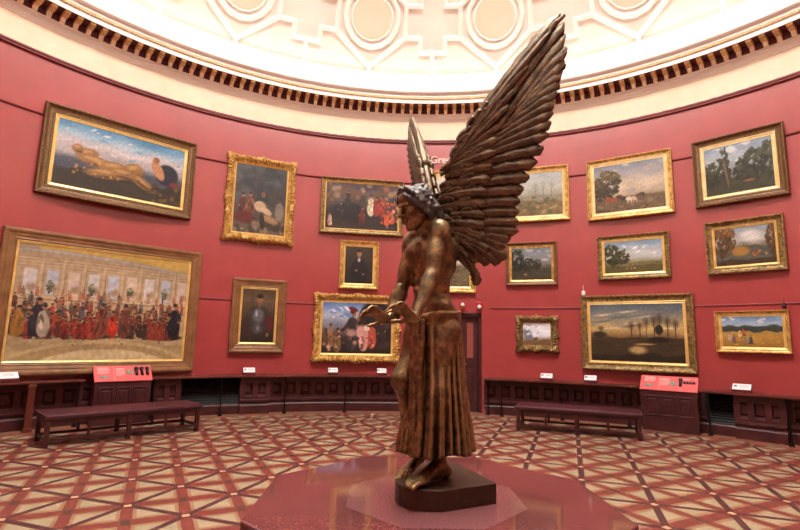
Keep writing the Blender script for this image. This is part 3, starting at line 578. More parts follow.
# ------------------------------------------------------------------ benches
def bench(p0, p1, label):
    a, b = Vector((*p0, 0)), Vector((*p1, 0)); L = (b - a).length; d = (b - a).normalized(); q = Vector((-d.y, d.x, 0))
    c = (a + b) / 2 + q * .32
    t = thing('gallery_bench', label, 'bench', c, math.atan2(d.y, d.x), 'upholstered benches on the tiled floor')
    o = MB().box((0, 0, .405), (L + .06, .70, .07)).build('seat', M['leather'], t, bevel=.022); o['label'] = 'maroon leather seat'
    mb = MB()
    for y in (-.295, .295): mb.box((0, y, .345), (L - .02, .03, .06))
    for x in (-L / 2 + .03, L / 2 - .03): mb.box((x, 0, .345), (.03, .56, .06))
    mb.build('apron', M['bench_wood'], t, bevel=.004)
    for x in (-L / 2 + .03, 0, L / 2 - .03):
        for y in (-.295, .295): MB().box((x, y, .185), (.06, .06, .37)).build('leg', M['bench_wood'], t, bevel=.006)
    for y in (-.295, .295): MB().box((0, y, .1), (L - .05, .03, .04)).build('stretcher', M['bench_wood'], t, bevel=.004)
    for x in (-L / 2 + .03, L / 2 - .03): MB().box((x, 0, .1), (.03, .56, .04)).build('stretcher', M['bench_wood'], t, bevel=.004)
    for x in (-L / 4, L / 4):
        for y in (-.295, .295): MB().box((x, y, .22), (.035, .03, .24)).build('spindle', M['bench_wood'], t, bevel=.003)
    return t
bench((-4.78, 6.98), (-3.27, 8.48), 'maroon leather bench in front of the left red-topped cabinet')
bench((2.16, 9.21), (4.06, 8.46), 'maroon leather bench under the large dusk landscape on the right')

# ------------------------------------------------------------------ interpretation cabinets
def cabinet(az, label, w, photo_x, blocks):
    t = thing('display_cabinet', label, 'cabinet', pol(az, 7.66, 0), -R_(az), 'red-topped cabinets against the dado')
    D = .22
    mb = MB(); n = [(0, .0), (D, .0), (D, .965), (0, .735)]
    V = [(x, y, z) for x in (-w / 2, w / 2) for y, z in n]
    mb.add(V, [(3, 2, 1, 0), (4, 5, 6, 7), (0, 1, 5, 4), (1, 2, 6, 5), (2, 3, 7, 6), (3, 0, 4, 7)]); mb.build('cabinet_body', M['mahogany'], t)
    for x in (-w * .3, 0, w * .3):
        p = MB(); pw, ph = w * .25, .34
        p.box((x - pw / 2 + .012, -.006, .46), (.024, .02, ph)); p.box((x + pw / 2 - .012, -.006, .46), (.024, .02, ph))
        p.box((x, -.006, .46 + ph / 2), (pw, .02, .024)); p.box((x, -.006, .46 - ph / 2), (pw, .02, .024)); p.box((x, -.004, .46), (pw * .62, .014, ph * .72))
        p.build('door_panel', M['mahogany'], t, bevel=.007)
    sl = math.atan2(.23, D); Rm = Matrix.Rotation(sl, 3, 'X'); c0 = Vector((0, D / 2 - .006, .85 + .011)); H2 = math.hypot(D, .23)
    pt = MB().box(c0, (w + .03, H2 + .03, .022), Rm).build('top_panel', M['panel_red'], t, bevel=.004); pt['label'] = 'red printed sloping top'
    def on(u, v): return c0 + Rm @ Vector((u, v, .0125))
    for (u0, u1, v0, rows) in blocks:
        tx = MB()
        for k in range(rows):
            e = u1 - (.03 if k == rows - 1 else 0); tx.box(on((u0 + e) / 2, v0 - k * .028), (e - u0, .008 if k else .016, .002), Rm)
        tx.build('printed_text', M['panel_text'], pt)
    for u, v, sx, sy in photo_x: MB().box(on(u, v), (sx, sy, .003), Rm).build('printed_photo', M['panel_photo'], pt)
    MB().box(on(-w * .17, 0), (.004, H2, .002), Rm).build('divider_line', M['panel_text'], pt)
    return t, Rm, on
t1, Rm1, on1 = cabinet(-42.4, 'cabinet with red sloping top behind the left bench, below the largest painting', .9, [(-.31, -.08, .15, .06), (.1, .03, .11, .1)], [(-.41, -.2, .125, 1), (-.41, -.22, .085, 4), (-.12, .02, .1, 6)])
t2, Rm2, on2 = cabinet(37.5, 'cabinet with red sloping top behind the right bench end', .93, [(-.33, -.06, .15, .06), (.08, .0, .1, .1)], [(-.41, -.2, .125, 1), (-.41, -.22, .085, 3), (-.14, .02, .1, 6), (.2, .38, .12, 1)])
def handset(par, on, Rm, u, v, label, grp=None, blade=True):
    # a black listening handset lying on the sloping top
    base = par.matrix_basis @ Vector(on(u, v)); t = thing('listening_handset', label, 'handset', base, par.rotation_euler[2], grp)
    def pt(x, y, z): return tuple(Rm @ Vector((x, y, z)))
    m = MB(); m.tube([pt(0, .05, .022), pt(0, -.02, .026), pt(0, -.09, .022)], [.026, .02, .012], 10); m.build('handle', M['black'], t, smooth=True)
    m = MB(); m.box(pt(0, .05, .024), (.066, .06, .044), Rm); m.build('earpiece', M['black'], t, bevel=.012)
    m = MB(); m.box(pt(0, -.02, .004), (.05, .14, .008), Rm); m.build('cradle', M['black'], t)
    return t
bpy.context.view_layer.update()
for i, (u, nm) in enumerate(((.21, 'leftmost'), (.3, 'middle'), (.39, 'rightmost'))):
    handset(t1, on1, Rm1, u, .035, nm + ' of three black handsets on the left red-topped cabinet', 'handsets on the left cabinet')
handset(t2, on2, Rm2, .2, .03, 'single black handset on the right red-topped cabinet')
base = t2.matrix_basis @ Vector(on2(.34, .03)); t = thing('switch_bar', 'black bar of four buttons on the right red-topped cabinet', 'button bar', base, t2.rotation_euler[2])
MB().box(tuple(Rm2 @ Vector((0, 0, .008))), (.2, .018, .014), Rm2).build('bar', M['black'], t)
for k in range(4): MB().box(tuple(Rm2 @ Vector((-.075 + .05 * k, 0, .014))), (.026, .05, .022), Rm2).build('button', M['black'], t, bevel=.006)

# ------------------------------------------------------------------ label cards on the shelf
for az, w, lab in ((-54.6, .34, 'white label card at far left edge under the largest painting'), (-25.6, .25, 'white label card under the armour portrait'), (-12.85, .22, 'white label card under the left corner of the soldiers painting'),
                   (-5.05, .22, 'white label card next to the bare statue leg, under the soldiers painting'), (20.85, .26, 'white label card under the smallest ornate painting'), (27.15, .25, 'white label card under left end of the dusk landscape'), (45.75, .29, 'white label card under the harvest painting at right')):
    t = thing('label_stand', lab, 'label card', pol(az, 7.88, .79), -R_(az), 'white label cards on the reading shelf')
    mb = MB(); pr = [(-.05, 0), (.06, 0), (.06, .135), (.045, .14), (-.05, .042)]; n = 5
    V = [(x, y, z) for x in (-w / 2, w / 2) for y, z in pr]
    mb.add(V, [(4, 3, 2, 1, 0), (5, 6, 7, 8, 9)] + [(i, (i + 1) % n, n + (i + 1) % n, n + i) for i in range(n)]); mb.build('wedge_base', M['dark_red'], t)
    sl = math.atan2(.098, .095); Rm = Matrix.Rotation(sl, 3, 'X'); c0 = Vector((0, -.0025 - .002, .091 + .003))
    cd = MB().box(c0, (w - .02, .125, .006), Rm).build('card', M['card'], t); mb = MB()
    mb.box(c0 + Rm @ Vector((-w * .32, .012, .004)), (.045, .04, .002), Rm)
    for k in range(3): mb.box(c0 + Rm @ Vector((.03, .03 - .02 * k, .004)), (w * .45, .004, .002), Rm)
    mb.build('print', M['ink'], cd)
t = thing('small_notice', 'small red and white notice standing on the shelf at right edge', 'notice', pol(52.15, 7.95, .79), -R_(52.15))
o = MB().box((0, 0, .12), (.16, .012, .24), Matrix.Rotation(-.15, 3, 'X')).build('board', M['panel_red'], t); mb = MB()
for k in range(4): mb.box((0, -.012 + .15 * (.03 + .05 * k - .09), .05 + .05 * k), (.12, .004, .022), Matrix.Rotation(-.15, 3, 'X'))
mb.build('print', M['card'], o)
MB().box((0, .03, .01), (.14, .09, .02)).build('foot', M['black'], t)

# ------------------------------------------------------------------ small fittings on the wall
t = thing('fire_beacon', 'red and white fire alarm beacon above the door right corner', 'alarm', pol(10.55, 8.14, 2.30), -R_(10.55))
MB().box((0, -.03, .075), (.11, .06, .17)).build('back_box', M['lamp_red'], t, bevel=.01); b = MB().lathe([(.0, 0), (.05, 0), (.05, .03), (.04, .055), (.015, .07), (0, .07)], n=16, cap=False); o = b.build('dome_lens', M['white_plastic'], t, smooth=True); o.location = (0, -.06, .04); o.rotation_euler = (PI / 2, 0, 0)
t = thing('brass_lamp', 'small brass and white lamp above the middle of the door', 'lamp', pol(7.9, 8.13, 2.29), -R_(7.9))
MB().lathe([(.035, 0), (.035, .02), (.02, .03), (.02, .05), (.045, .06), (.045, .07)], (0, -.05, 0), 14).build('base', M['brass'], t); MB().lathe([(.04, .07), (.045, .1), (.03, .14), (.005, .15)], (0, -.05, 0), 14).build('globe', M['white_plastic'], t, smooth=True); MB().box((0, -.01, .03), (.05, .05, .04)).build('bracket', M['brass'], t)
t = thing('sensor', 'small white sensor on top left corner of the dusk landscape frame', 'sensor', pol(26.45, 8.03, 2.585), -R_(26.45))
MB().box((0, .02, .05), (.07, .06, .1)).build('sensor_body', M['white_plastic'], t, bevel=.012); MB().tube([(0, .02, .1), (0, .02, .22)], .006, 6).build('aerial', M['white_plastic'], t)
t = thing('spotlight_sensor', 'small black device on wall above the harvest painting', 'sensor', pol(50.5, 8.1, 2.24), -R_(50.5))
MB().box((0, .0, .03), (.06, .08, .05)).build('device_body', M['black'], t, bevel=.012); MB().tube([(0, .0, .05), (0, .0, .13)], .008, 6).build('stem', M['black'], t)
cu = bpy.data.curves.new('lettering', 'FONT'); cu.body = 'Green'; cu.size = .25; cu.extrude = .006; cu.space_character = .95
tmp = bpy.data.objects.new('tmp', cu); col.objects.link(tmp); bpy.context.view_layer.update(); dg = bpy.context.evaluated_depsgraph_get()
me = bpy.data.meshes.new_from_object(tmp.evaluated_get(dg)); bpy.data.objects.remove(tmp); me.name = 'wall_lettering'
for v in me.vertices: v.co = (v.co.x, 0 - v.co.z, v.co.y)
me.flip_normals(); me.materials.clear(); me.materials.append(M['letters'])
o = bpy.data.objects.new('wall_lettering', me); col.objects.link(o); o.location = pol(2.35, 8.12, 5.80); o.rotation_euler = (0, 0, -R_(5.0)); tag(o, 'white lettering reading Green on red wall between statue wings', 'lettering')

# ------------------------------------------------------------------ granite plinth
PX, PY, PR, PROT, PZ = .253, 3.407, 1.212, .419, .55
octa = lambda r: [(r * math.cos(PROT + k * PI / 4), r * math.sin(PROT + k * PI / 4)) for k in range(8)]
plinth = thing('stone_plinth', 'low octagonal polished red granite plinth under the winged statue', 'plinth', (PX, PY, 0))
MB().prism(octa(PR), PZ - .09, PZ - .002).build('top_slab', M['granite'], plinth, bevel=.012)
MB().prism(octa(PR - .07), .12, PZ - .09).build('plinth_body', M['granite'], plinth); MB().prism(octa(PR + .02), 0, .12).build('plinth_foot', M['granite'], plinth, bevel=.01)
o = MB().prism(octa(.60), PZ - .06, PZ).build('inlaid_octagon', M['granite_pale'], plinth); o['label'] = 'paler pink granite octagon'

# ------------------------------------------------------------------ bronze
def bronze(name, base, hi, dark, rough=.42, highlight=(196, 162, 108), attr=None, metal=.7):
    m = bpy.data.materials.new(name); m.use_nodes = True; nt = m.node_tree; N = nt.nodes; L = nt.links; b = N['Principled BSDF']
    b.inputs['Metallic'].default_value = metal; b.inputs['Roughness'].default_value = rough
    tc = N.new('ShaderNodeTexCoord')
    n1 = N.new('ShaderNodeTexNoise'); n1.inputs['Scale'].default_value = 16; n1.inputs['Detail'].default_value = 6; n1.inputs['Roughness'].default_value = .65; L.new(tc.outputs['Object'], n1.inputs['Vector'])
    r = N.new('ShaderNodeValToRGB'); e = r.color_ramp.elements; e[0].position = .30; e[0].color = (*lin(dark), 1); e[1].position = .74; e[1].color = (*lin(hi), 1)
    k = r.color_ramp.elements.new(.5); k.color = (*lin(base), 1); L.new(n1.outputs['Fac'], r.inputs['Fac']); geo = N.new('ShaderNodeNewGeometry'); wr_ = N.new('ShaderNodeValToRGB'); q = wr_.color_ramp.elements; q[0].position = .525; q[0].color = (0, 0, 0, 1); q[1].position = .63; q[1].color = (1, 1, 1, 1)
    
    if attr:      # golden highlights painted on the ridges of the cloth folds
        at = N.new('ShaderNodeAttribute'); at.attribute_name = attr; q[0].position = .66; q[1].position = 1.1; mu = N.new('ShaderNodeMath'); mu.operation = 'MULTIPLY_ADD'; mu.inputs[1].default_value = .9; L.new(n1.outputs['Fac'], mu.inputs[0]); mu2 = N.new('ShaderNodeMath'); mu2.operation = 'ADD'; mu2.inputs[1].default_value = -.42; L.new(at.outputs['Fac'], mu.inputs[2]); L.new(mu.outputs[0], mu2.inputs[0]); L.new(mu2.outputs[0], wr_.inputs['Fac'])
    else: L.new(geo.outputs['Pointiness'], wr_.inputs['Fac'])  # raised edges take a painted highlight colour
    wm = N.new('ShaderNodeMix'); wm.data_type = 'RGBA'; wm.inputs[7].default_value = (*lin(highlight), 1)
    L.new(wr_.outputs['Color'], wm.inputs[0]); L.new(r.outputs['Color'], wm.inputs[6]); L.new(wm.outputs[2], b.inputs['Base Color'])
    n2 = N.new('ShaderNodeTexNoise'); n2.inputs['Scale'].default_value = 55; n2.inputs['Detail'].default_value = 5; L.new(tc.outputs['Object'], n2.inputs['Vector'])
    bp = N.new('ShaderNodeBump'); bp.inputs['Strength'].default_value = .35; bp.inputs['Distance'].default_value = .012; L.new(n2.outputs['Fac'], bp.inputs['Height']); L.new(bp.outputs['Normal'], b.inputs['Normal'])
    return m
M['bronze'] = bronze('brown_bronze', (118, 96, 66), (176, 144, 96), (72, 60, 45), .36)
M['bronze_wing'] = bronze('dark_bronze_feathers', (96, 82, 66), (140, 112, 80), (62, 55, 47), .45, (128, 106, 80))
M['bronze_robe'] = bronze('golden_bronze_cloth', (84, 70, 48), (124, 104, 68), (52, 46, 36), .36, (152, 128, 88), 'highlight')
M['bronze_hair'] = bronze('grey_bronze_hair', (84, 82, 79), (124, 124, 122), (50, 47, 44), .45, (160, 160, 158), None, .45)
M['bronze_base'] = bronze('smooth_dark_bronze', (72, 58, 46), (88, 70, 54), (58, 46, 38), .4, (78, 62, 48))
ST = Vector((.27, 3.38, PZ))
statue = thing('winged_statue', 'tall brown bronze statue of a winged robed figure on the octagonal plinth', 'statue', ST)

class Field:                      # signed distance field on a grid, blended solids
    def __init__(s, lo, hi, h):
        s.lo = np.array(lo, float); s.h = h; s.n = np.ceil((np.array(hi) - s.lo) / h).astype(int) + 1
        s.d = np.full(s.n, .5, np.float32)
    def region(s, lo, hi):
        a = np.clip(np.floor((np.array(lo) - s.lo) / s.h).astype(int), 0, s.n - 1); b = np.clip(np.ceil((np.array(hi) - s.lo) / s.h).astype(int) + 1, 1, s.n)
        ax = [s.lo[i] + s.h * np.arange(a[i], b[i]) for i in range(3)]
        return tuple(slice(a[i], b[i]) for i in range(3)), np.meshgrid(*ax, indexing='ij', sparse=True)
    def merge(s, sl, e, k, cut=False):
        d = s.d[sl]; e = e.astype(np.float32)
        if cut:
            h = np.clip(.5 - .5 * (d + e) / k, 0, 1); s.d[sl] = d * (1 - h) - e * h + k * h * (1 - h)
        else:
            h = np.clip(.5 + .5 * (d - e) / k, 0, 1); s.d[sl] = d * (1 - h) + e * h - k * h * (1 - h)
    def cap(s, a, b, ra, rb, k=.02, cut=False):
        a, b = np.array(a, float), np.array(b, float); m = max(ra, rb) + k + .03
        sl, (X, Y, Z) = s.region(np.minimum(a, b) - m, np.maximum(a, b) + m); v = b - a; L = max(v @ v, 1e-9)
        t = np.clip(((X - a[0]) * v[0] + (Y - a[1]) * v[1] + (Z - a[2]) * v[2]) / L, 0, 1)
        e = np.sqrt((X - a[0] - t * v[0]) ** 2 + (Y - a[1] - t * v[1]) ** 2 + (Z - a[2] - t * v[2]) ** 2) - (ra + (rb - ra) * t)
        s.merge(sl, e, k, cut)
    def chain(s, pts, rs, k=.012):
        for p, q, r, t in zip(pts[:-1], pts[1:], rs[:-1], rs[1:]): s.cap(p, q, r, t, k)
    def ell(s, c, ax, r, k=.03, cut=False):       # ax: three unit axes
        c = np.array(c, float); m = max(r) + k + .03; sl, (X, Y, Z) = s.region(c - m, c + m); q = 0; q2 = 0
        for a, rr in zip(ax, r):
            w = ((X - c[0]) * a[0] + (Y - c[1]) * a[1] + (Z - c[2]) * a[2]) / rr; q = q + w * w; q2 = q2 + (w / rr) ** 2
        k0 = np.sqrt(q); e = k0 * (k0 - 1) / np.maximum(np.sqrt(q2), 1e-6); s.merge(sl, e, k, cut)
    def mesh(s, name, m, parent, smooth=1):
        d = s.d; ins = d < 0; n = d.shape; C8 = [(i, j, k) for i in (0, 1) for j in (0, 1) for k in (0, 1)]
        sl = lambda c: tuple(slice(c[q], n[q] - 1 + c[q]) for q in range(3))
        al = np.ones([q - 1 for q in n], bool); an = np.zeros_like(al)
        for c in C8: al &= ins[sl(c)]; an |= ins[sl(c)]
        idx = np.argwhere(an & ~al); vid = np.full(al.shape, -1, np.int64); vid[tuple(idx.T)] = np.arange(len(idx))
        P = np.zeros((len(idx), 3)); W = np.zeros(len(idx))
        for c in C8:
            for ax in range(3):
                if c[ax]: continue
                c2 = list(c); c2[ax] = 1; A = d[tuple((idx + c).T)]; B = d[tuple((idx + c2).T)]; cr = (A < 0) != (B < 0)
                t = np.where(cr, A / np.where(cr, A - B, 1), 0); p = np.array(c, float) + np.zeros((len(idx), 3)); p[:, ax] = t; P += p * cr[:, None]; W += cr
        V = (idx + P / W[:, None]) * s.h + s.lo - np.array(ST); F = []
        for ax in range(3):
            u, v = [(1, 2), (2, 0), (0, 1)][ax]; lo = [slice(1, q - 1) for q in n]; hi = list(lo); lo[ax] = slice(0, n[ax] - 1); hi[ax] = slice(1, n[ax])
            A, B = ins[tuple(lo)], ins[tuple(hi)]; E = np.argwhere(A != B); st = A[tuple(E.T)]; off = np.ones(3, int); off[ax] = 0; E = E + off
            q = []
            for du, dv in ((1, 1), (0, 1), (0, 0), (1, 0)):
                g = E.copy(); g[:, u] -= du; g[:, v] -= dv; q.append(vid[tuple(g.T)])
            q = np.stack(q, 1); q[~st] = q[~st][:, ::-1]; F.append(q)
        F = np.concatenate(F); F = F[(F >= 0).all(1)]
        me = bpy.data.meshes.new(name); me.from_pydata(V.tolist(), [], F.tolist()); me.update(); me.validate()
        me.polygons.foreach_set('use_smooth', [True] * len(me.polygons)); me.materials.append(m)
        o = bpy.data.objects.new(name, me); col.objects.link(o); o.parent = parent
        if smooth: w = o.modifiers.new('smooth', 'SMOOTH'); w.factor = .5; w.iterations = smooth
        return o
V3 = lambda *p: np.array(p, float)
un = lambda v: np.array(v, float) / np.linalg.norm(v)
UP = V3(0, 0, 1)
FW = un((-.74, -.67, 0)); LF = np.cross(UP, FW)            # the way the figure faces, its left side
AX = (FW, LF, UP)

# ------------------------------------------------------------------ body (one continuous surface)
B = Field((-.32, 2.80, .60), (.56, 3.80, 2.70), .0065)
pel = V3(.262, 3.395, 1.69); wai = V3(.222, 3.385, 1.90); che = V3(.225, 3.375, 2.10); nec = V3(.185, 3.355, 2.30)
B.ell(pel - V3(.012, 0, 0), AX, (.138, .172, .17), .05); B.ell(wai, AX, (.112, .135, .16), .06); B.ell(che, AX, (.128, .165, .19), .06)
B.ell(che + FW * .02 + V3(0, 0, .09), AX, (.115, .18, .10), .05)
Lsh, Lel, Lwr = V3(.262, 3.215, 2.27), V3(.206, 3.125, 1.965), V3(.094, 2.985, 1.68)
Rsh, Rel, Rwr = V3(.083, 3.47, 2.235), V3(.008, 3.42, 1.865), V3(-.072, 3.225, 1.68)
for sh, sg in ((Lsh, 1), (Rsh, -1)):
    B.cap(nec + V3(0, 0, .06), sh + V3(0, 0, .03), .055, .05, .05)            # trapezius, collar
    B.ell(sh, AX, (.07, .068, .085), .03); B.cap(che + LF * sg * .12 + V3(0, 0, -.05), sh + V3(0, 0, -.03), .07, .055, .05)
    B.ell(che + FW * .098 + LF * sg * .075 + V3(0, 0, .055), AX, (.042, .085, .06), .022)     # chest muscle
    for i, z in enumerate((-.06, -.125, -.19)): B.ell(wai + FW * (.092 + .004 * i) + LF * sg * .036 + V3(0, 0, .14 + z + .04), AX, (.028, .034, .032), .016)
    for i in range(4): B.cap(che + FW * .07 + LF * sg * .12 + V3(0, 0, -.05 - .035 * i), che + FW * .02 + LF * sg * .152 + V3(0, 0, -.02 - .035 * i), .02, .016, .02)
    B.ell(pel + LF * sg * .1 + FW * .06 + V3(0, 0, .1), AX, (.05, .06, .05), .04)
    B.ell(che - FW * .085 + LF * sg * .08 + V3(0, 0, .07), AX, (.04, .07, .10), .05)
B.cap(che + FW * .135 + V3(0, 0, .09), che + FW * .14 + V3(0, 0, -.0), .012, .01, .02, cut=True)
B.cap(nec + FW * .055 + V3(0, 0, .005), Lsh + FW * .03 + V3(0, 0, .035), .016, .014, .018); B.cap(nec + FW * .055 + V3(0, 0, .005), Rsh + FW * .03 + V3(0, 0, .035), .016, .014, .018)
def arm(sh, el, wr):
    v = un(el - sh); w = un(wr - el); f = un(w - v * (w @ v)); m = (sh + el) / 2
    B.cap(sh, el, .058, .045, .025); B.ell(m + f * .018, (v, f, np.cross(v, f)), (.11, .045, .045), .025); B.ell(m - f * .02 - v * .02, (v, f, np.cross(v, f)), (.12, .042, .046), .025)
    B.cap(el, wr, .044, .027, .02); B.ell(el + w * .1, (w, f, np.cross(w, f)), (.11, .046, .043), .025); B.ell(el - f * .016, AX, (.036,) * 3, .02)
arm(Lsh, Lel, Lwr); arm(Rsh, Rel, Rwr)
def hand(wr, kn, tip, wid, bend, thumb):
    # palm from wrist to knuckles, four unequal bent fingers, a thumb from the side of the palm
    h = un(kn - wr); wid = un(wid - h * (wid @ h)); nrm = np.cross(h, wid); pl = np.linalg.norm(kn - wr)
    for q in (-1.4, -.5, .5, 1.4): B.cap(wr + wid * q * .008, kn + wid * q * .021, .018, .012, .008)
    for q, ln, b in ((-1.5, .82, 1.15), (-.5, 1., 1.), (.5, .95, .9), (1.5, .72, 1.05)):
        k0 = kn + wid * q * .0225; d = un(tip - kn) * 1.; d = un(d + wid * q * .10); L = np.linalg.norm(tip - kn) * ln
        p1 = k0 + d * L * .45; d2 = un(d + bend * .55 * b); p2 = p1 + d2 * L * .32; d3 = un(d2 + bend * .6 * b); p3 = p2 + d3 * L * .25
        B.chain([k0, p1, p2, p3], [.0108, .0098, .0088, .0072], .003)
    s = 1 if thumb > 0 else -1; t0 = wr + h * pl * .25 + wid * s * .022; t1 = t0 + un(h * .7 + wid * s * .9 + bend * .4) * .045; t2 = t1 + un(h + wid * s * .35 + bend * .4) * .036; t3 = t2 + un(h + bend * .6) * .028
    B.chain([wr + h * .01 + wid * s * .01, t0, t1, t2, t3], [.02, .018, .0135, .0115, .009], .008)
hand(Lwr, V3(.017, 2.955, 1.742), V3(-.072, 2.90, 1.768), V3(.35, -.55, .75), un((-.2, -.1, -1)), -1)
hand(Rwr, V3(-.165, 3.155, 1.735), V3(-.262, 3.085, 1.725), V3(.3, -.45, .8), un((.1, .05, -1)), -1)
# legs and feet
def leg(hip, kn, an, k=.03):
    v, w = un(kn - hip), un(an - kn); f = un(v - w * (v @ w)) if abs(v @ w) < .999 else FW
    B.cap(hip, kn, .102, .066, k); B.ell(hip + v * .17 + FW * .015, (v, FW, np.cross(v, FW)), (.2, .085, .082), .04)
    B.ell(kn + FW * .012, AX, (.058, .052, .062), .03); B.cap(kn, an, .056, .036, .03); B.ell(kn + w * .15 - FW * .026, (w, FW, np.cross(w, FW)), (.15, .052, .05), .03)
leg(V3(.315, 3.32, 1.62), V3(.248, 3.25, 1.21), V3(.287, 3.355, .78)); leg(V3(.205, 3.46, 1.62), V3(.022, 3.315, 1.30), V3(.165, 3.555, .775))
def foot(an, heel, ball, toe, wid, drop, g=1.):
    B.cap(an, heel, .038 * g, .034 * g, .03); d = un(ball - heel); wid = un(wid)
    for q in (-1.2, 0, 1.2): B.cap(an + d * .02 - UP * .01, ball + wid * q * .03 * g, .036 * g, .022 * g, .025)
    B.cap(heel, ball, .032 * g, .026 * g, .03 * g)
    for q, ln, r in ((-2, 1.05, .0165), (-1, 1.0, .0125), (0, .93, .012), (1, .82, .0115), (2, .68, .011)):
        b = ball + wid * (q * .0235 * g) - d * abs(q) * .006; v = (toe - ball) * ln; m = b + v * .55 + UP * .012; B.chain([b, m, b + v + UP * drop], [r * 1.25 * g, r * 1.05 * g, r * g], .003)
d = un(V3(-.24, -.26, 0)); foot(V3(.287, 3.355, .77), V3(.33, 3.405, .712), V3(.145, 3.19, .702), V3(.068, 3.105, .692), np.cross(UP, d) * -1, 0)
d = un(V3(-.17, -.27, 0)); foot(V3(.165, 3.555, .775), V3(.205, 3.62, .77), V3(.082, 3.425, .71), V3(.03, 3.335, .672), np.cross(UP, d), -.012, .78)
# head and neck
HY, HPIT = R_(212), R_(18)
hf = V3(math.cos(HY) * math.cos(HPIT), math.sin(HY) * math.cos(HPIT), -math.sin(HPIT)); hs = un(np.cross(UP, hf)); hu = np.cross(hf, hs); HA = (hf, hs, hu)
HC = V3(.09, 3.285, 2.462); H_ = lambda f, s, u: HC + hf * f + hs * s + hu * u
B.cap(nec + V3(.01, .01, -.03), H_(-.03, 0, -.06), .068, .058, .03); B.cap(nec + FW * .03, H_(.02, .05, -.09), .022, .02, .02); B.cap(nec + FW * .03, H_(.02, -.05, -.09), .022, .02, .02)
B.ell(H_(-.02, 0, .024), HA, (.105, .082, .09), .02); B.ell(H_(.045, 0, -.035), HA, (.062, .066, .10), .03); B.ell(H_(.048, 0, -.105), HA, (.048, .05, .05), .025)
B.ell(H_(.055, 0, .06), HA, (.05, .062, .05), .03); B.ell(H_(.086, 0, -.14), HA, (.022, .026, .02), .018)
for sg in (-1, 1):
    B.cap(H_(-.01, sg * .055, -.075), H_(.06, sg * .03, -.135), .024, .02, .02); B.ell(H_(.075, sg * .042, -.035), HA, (.026, .026, .022), .02)
    B.ell(H_(.108, sg * .032, -.002), HA, (.018, .02, .013), .012, cut=True); B.ell(H_(.09, sg * .032, -.004), HA, (.0165, .0165, .0125), .004)
    B.cap(H_(.106, sg * .012, .018), H_(.092, sg * .05, .02), .0115, .009, .010); B.ell(H_(.118, sg * .013, -.048), HA, (.013, .011, .0095), .008)
    B.ell(H_(-.012, sg * .083, -.012), HA, (.018, .01, .03), .008); B.cap(H_(.1, sg * .02, .0115), H_(.094, sg * .043, .010), .005, .004, .004)
B.cap(H_(.105, 0, .015), H_(.14, 0, -.043), .0105, .0145, .012); B.ell(H_(.14, 0, -.046), HA, (.012, .012, .011), .008)
B.ell(H_(.105, 0, -.078), HA, (.02, .03, .02), .016); B.cap(H_(.119, -.016, -.086), H_(.119, .016, -.086), .0075, .0075, .006); B.cap(H_(.115, -.015, -.102), H_(.115, .015, -.102), .0085, .0085, .006)
B.cap(H_(.126, -.022, -.0945), H_(.126, .022, -.0945), .0035, .0035, .004, cut=True)
body = B.mesh('body', M['bronze'], statue, 1)
# ------------------------------------------------------------------ hair
Hh = Field((-.08, 3.05, 2.2), (.42, 3.55, 2.72), .0058); rg = random.Random(4)
Hh.ell(H_(-.032, 0, .022), HA, (.095, .081, .084), .02); Hh.cap(H_(-.07, 0, -.02), H_(-.10, .0, -.13), .075, .06, .03)
Hh.ell(H_(.085, 0, -.03), HA, (.085, .075, .105), .015, cut=True)
for k in range(46):            # thick wavy locks swept back from the brow, over the ears and down to the shoulders
    sg = 1 if k % 2 else -1; q = (k // 2) / 22
    f0 = .066 - .17 * q; path = []; rr = []; n1 = 8; n2 = rg.randint(4, 7); a1 = rg.uniform(.010, .018); p1 = rg.uniform(0, 6)
    for j in range(n1 + n2):
        t = j / (n1 - 1)
        if t <= 1:
            th = t * (1.45 + .3 * rg.random()); p = H_(-.03 + (f0 + .03) * (1 - .45 * t), sg * .096 * math.sin(th), .026 + .096 * math.cos(th))
        else: p = path[-1] + un(hu * -.25 - hf * (.6 + .25 * rg.random()) + UP * -.7 + hs * sg * rg.uniform(-.3, .25)) * .025
        path.append(p); rr.append((.0135 if t <= 1 else .0155 - .0012 * (j - n1)) * rg.uniform(.85, 1.15))
    path = [p + (hf * .8 + hu * .3) * a1 * math.sin(j * 1.45 + p1) + (p - H_(-.03, 0, .0)) * .12 * math.sin(j * 1.6 + p1 * 2) for j, p in enumerate(path)]
    Hh.chain(path, rr, .003)
for sg in (-1, 1):            # rolled locks over the brow and falling to the shoulder
    Hh.chain([H_(.062, sg * .008, .096), H_(.08, sg * .034, .082), H_(.07, sg * .066, .055), H_(.048, sg * .084, .02), H_(.01, sg * .1, -.02), H_(-.01, sg * .09, -.05)], [.015, .018, .019, .02, .02, .014], .004)
    for i in range(7):
        sh_ = rg.uniform(-.018, .018); ph_ = rg.uniform(0, 6.3); n_ = rg.randint(5, 7)
        Hh.chain([H_(-.015 - .016 * i - .008 * j + .012 * math.sin(j * 1.9 + ph_), sg * (.098 + .014 * math.sin(j * 1.6 + ph_)), -.005 + sh_ - .031 * j) for j in range(n_)], [.02 * rg.uniform(.85, 1.1) * (1 - .07 * j) for j in range(n_)], .003)
Hh.mesh('hair', M['bronze_hair'], statue, 1)

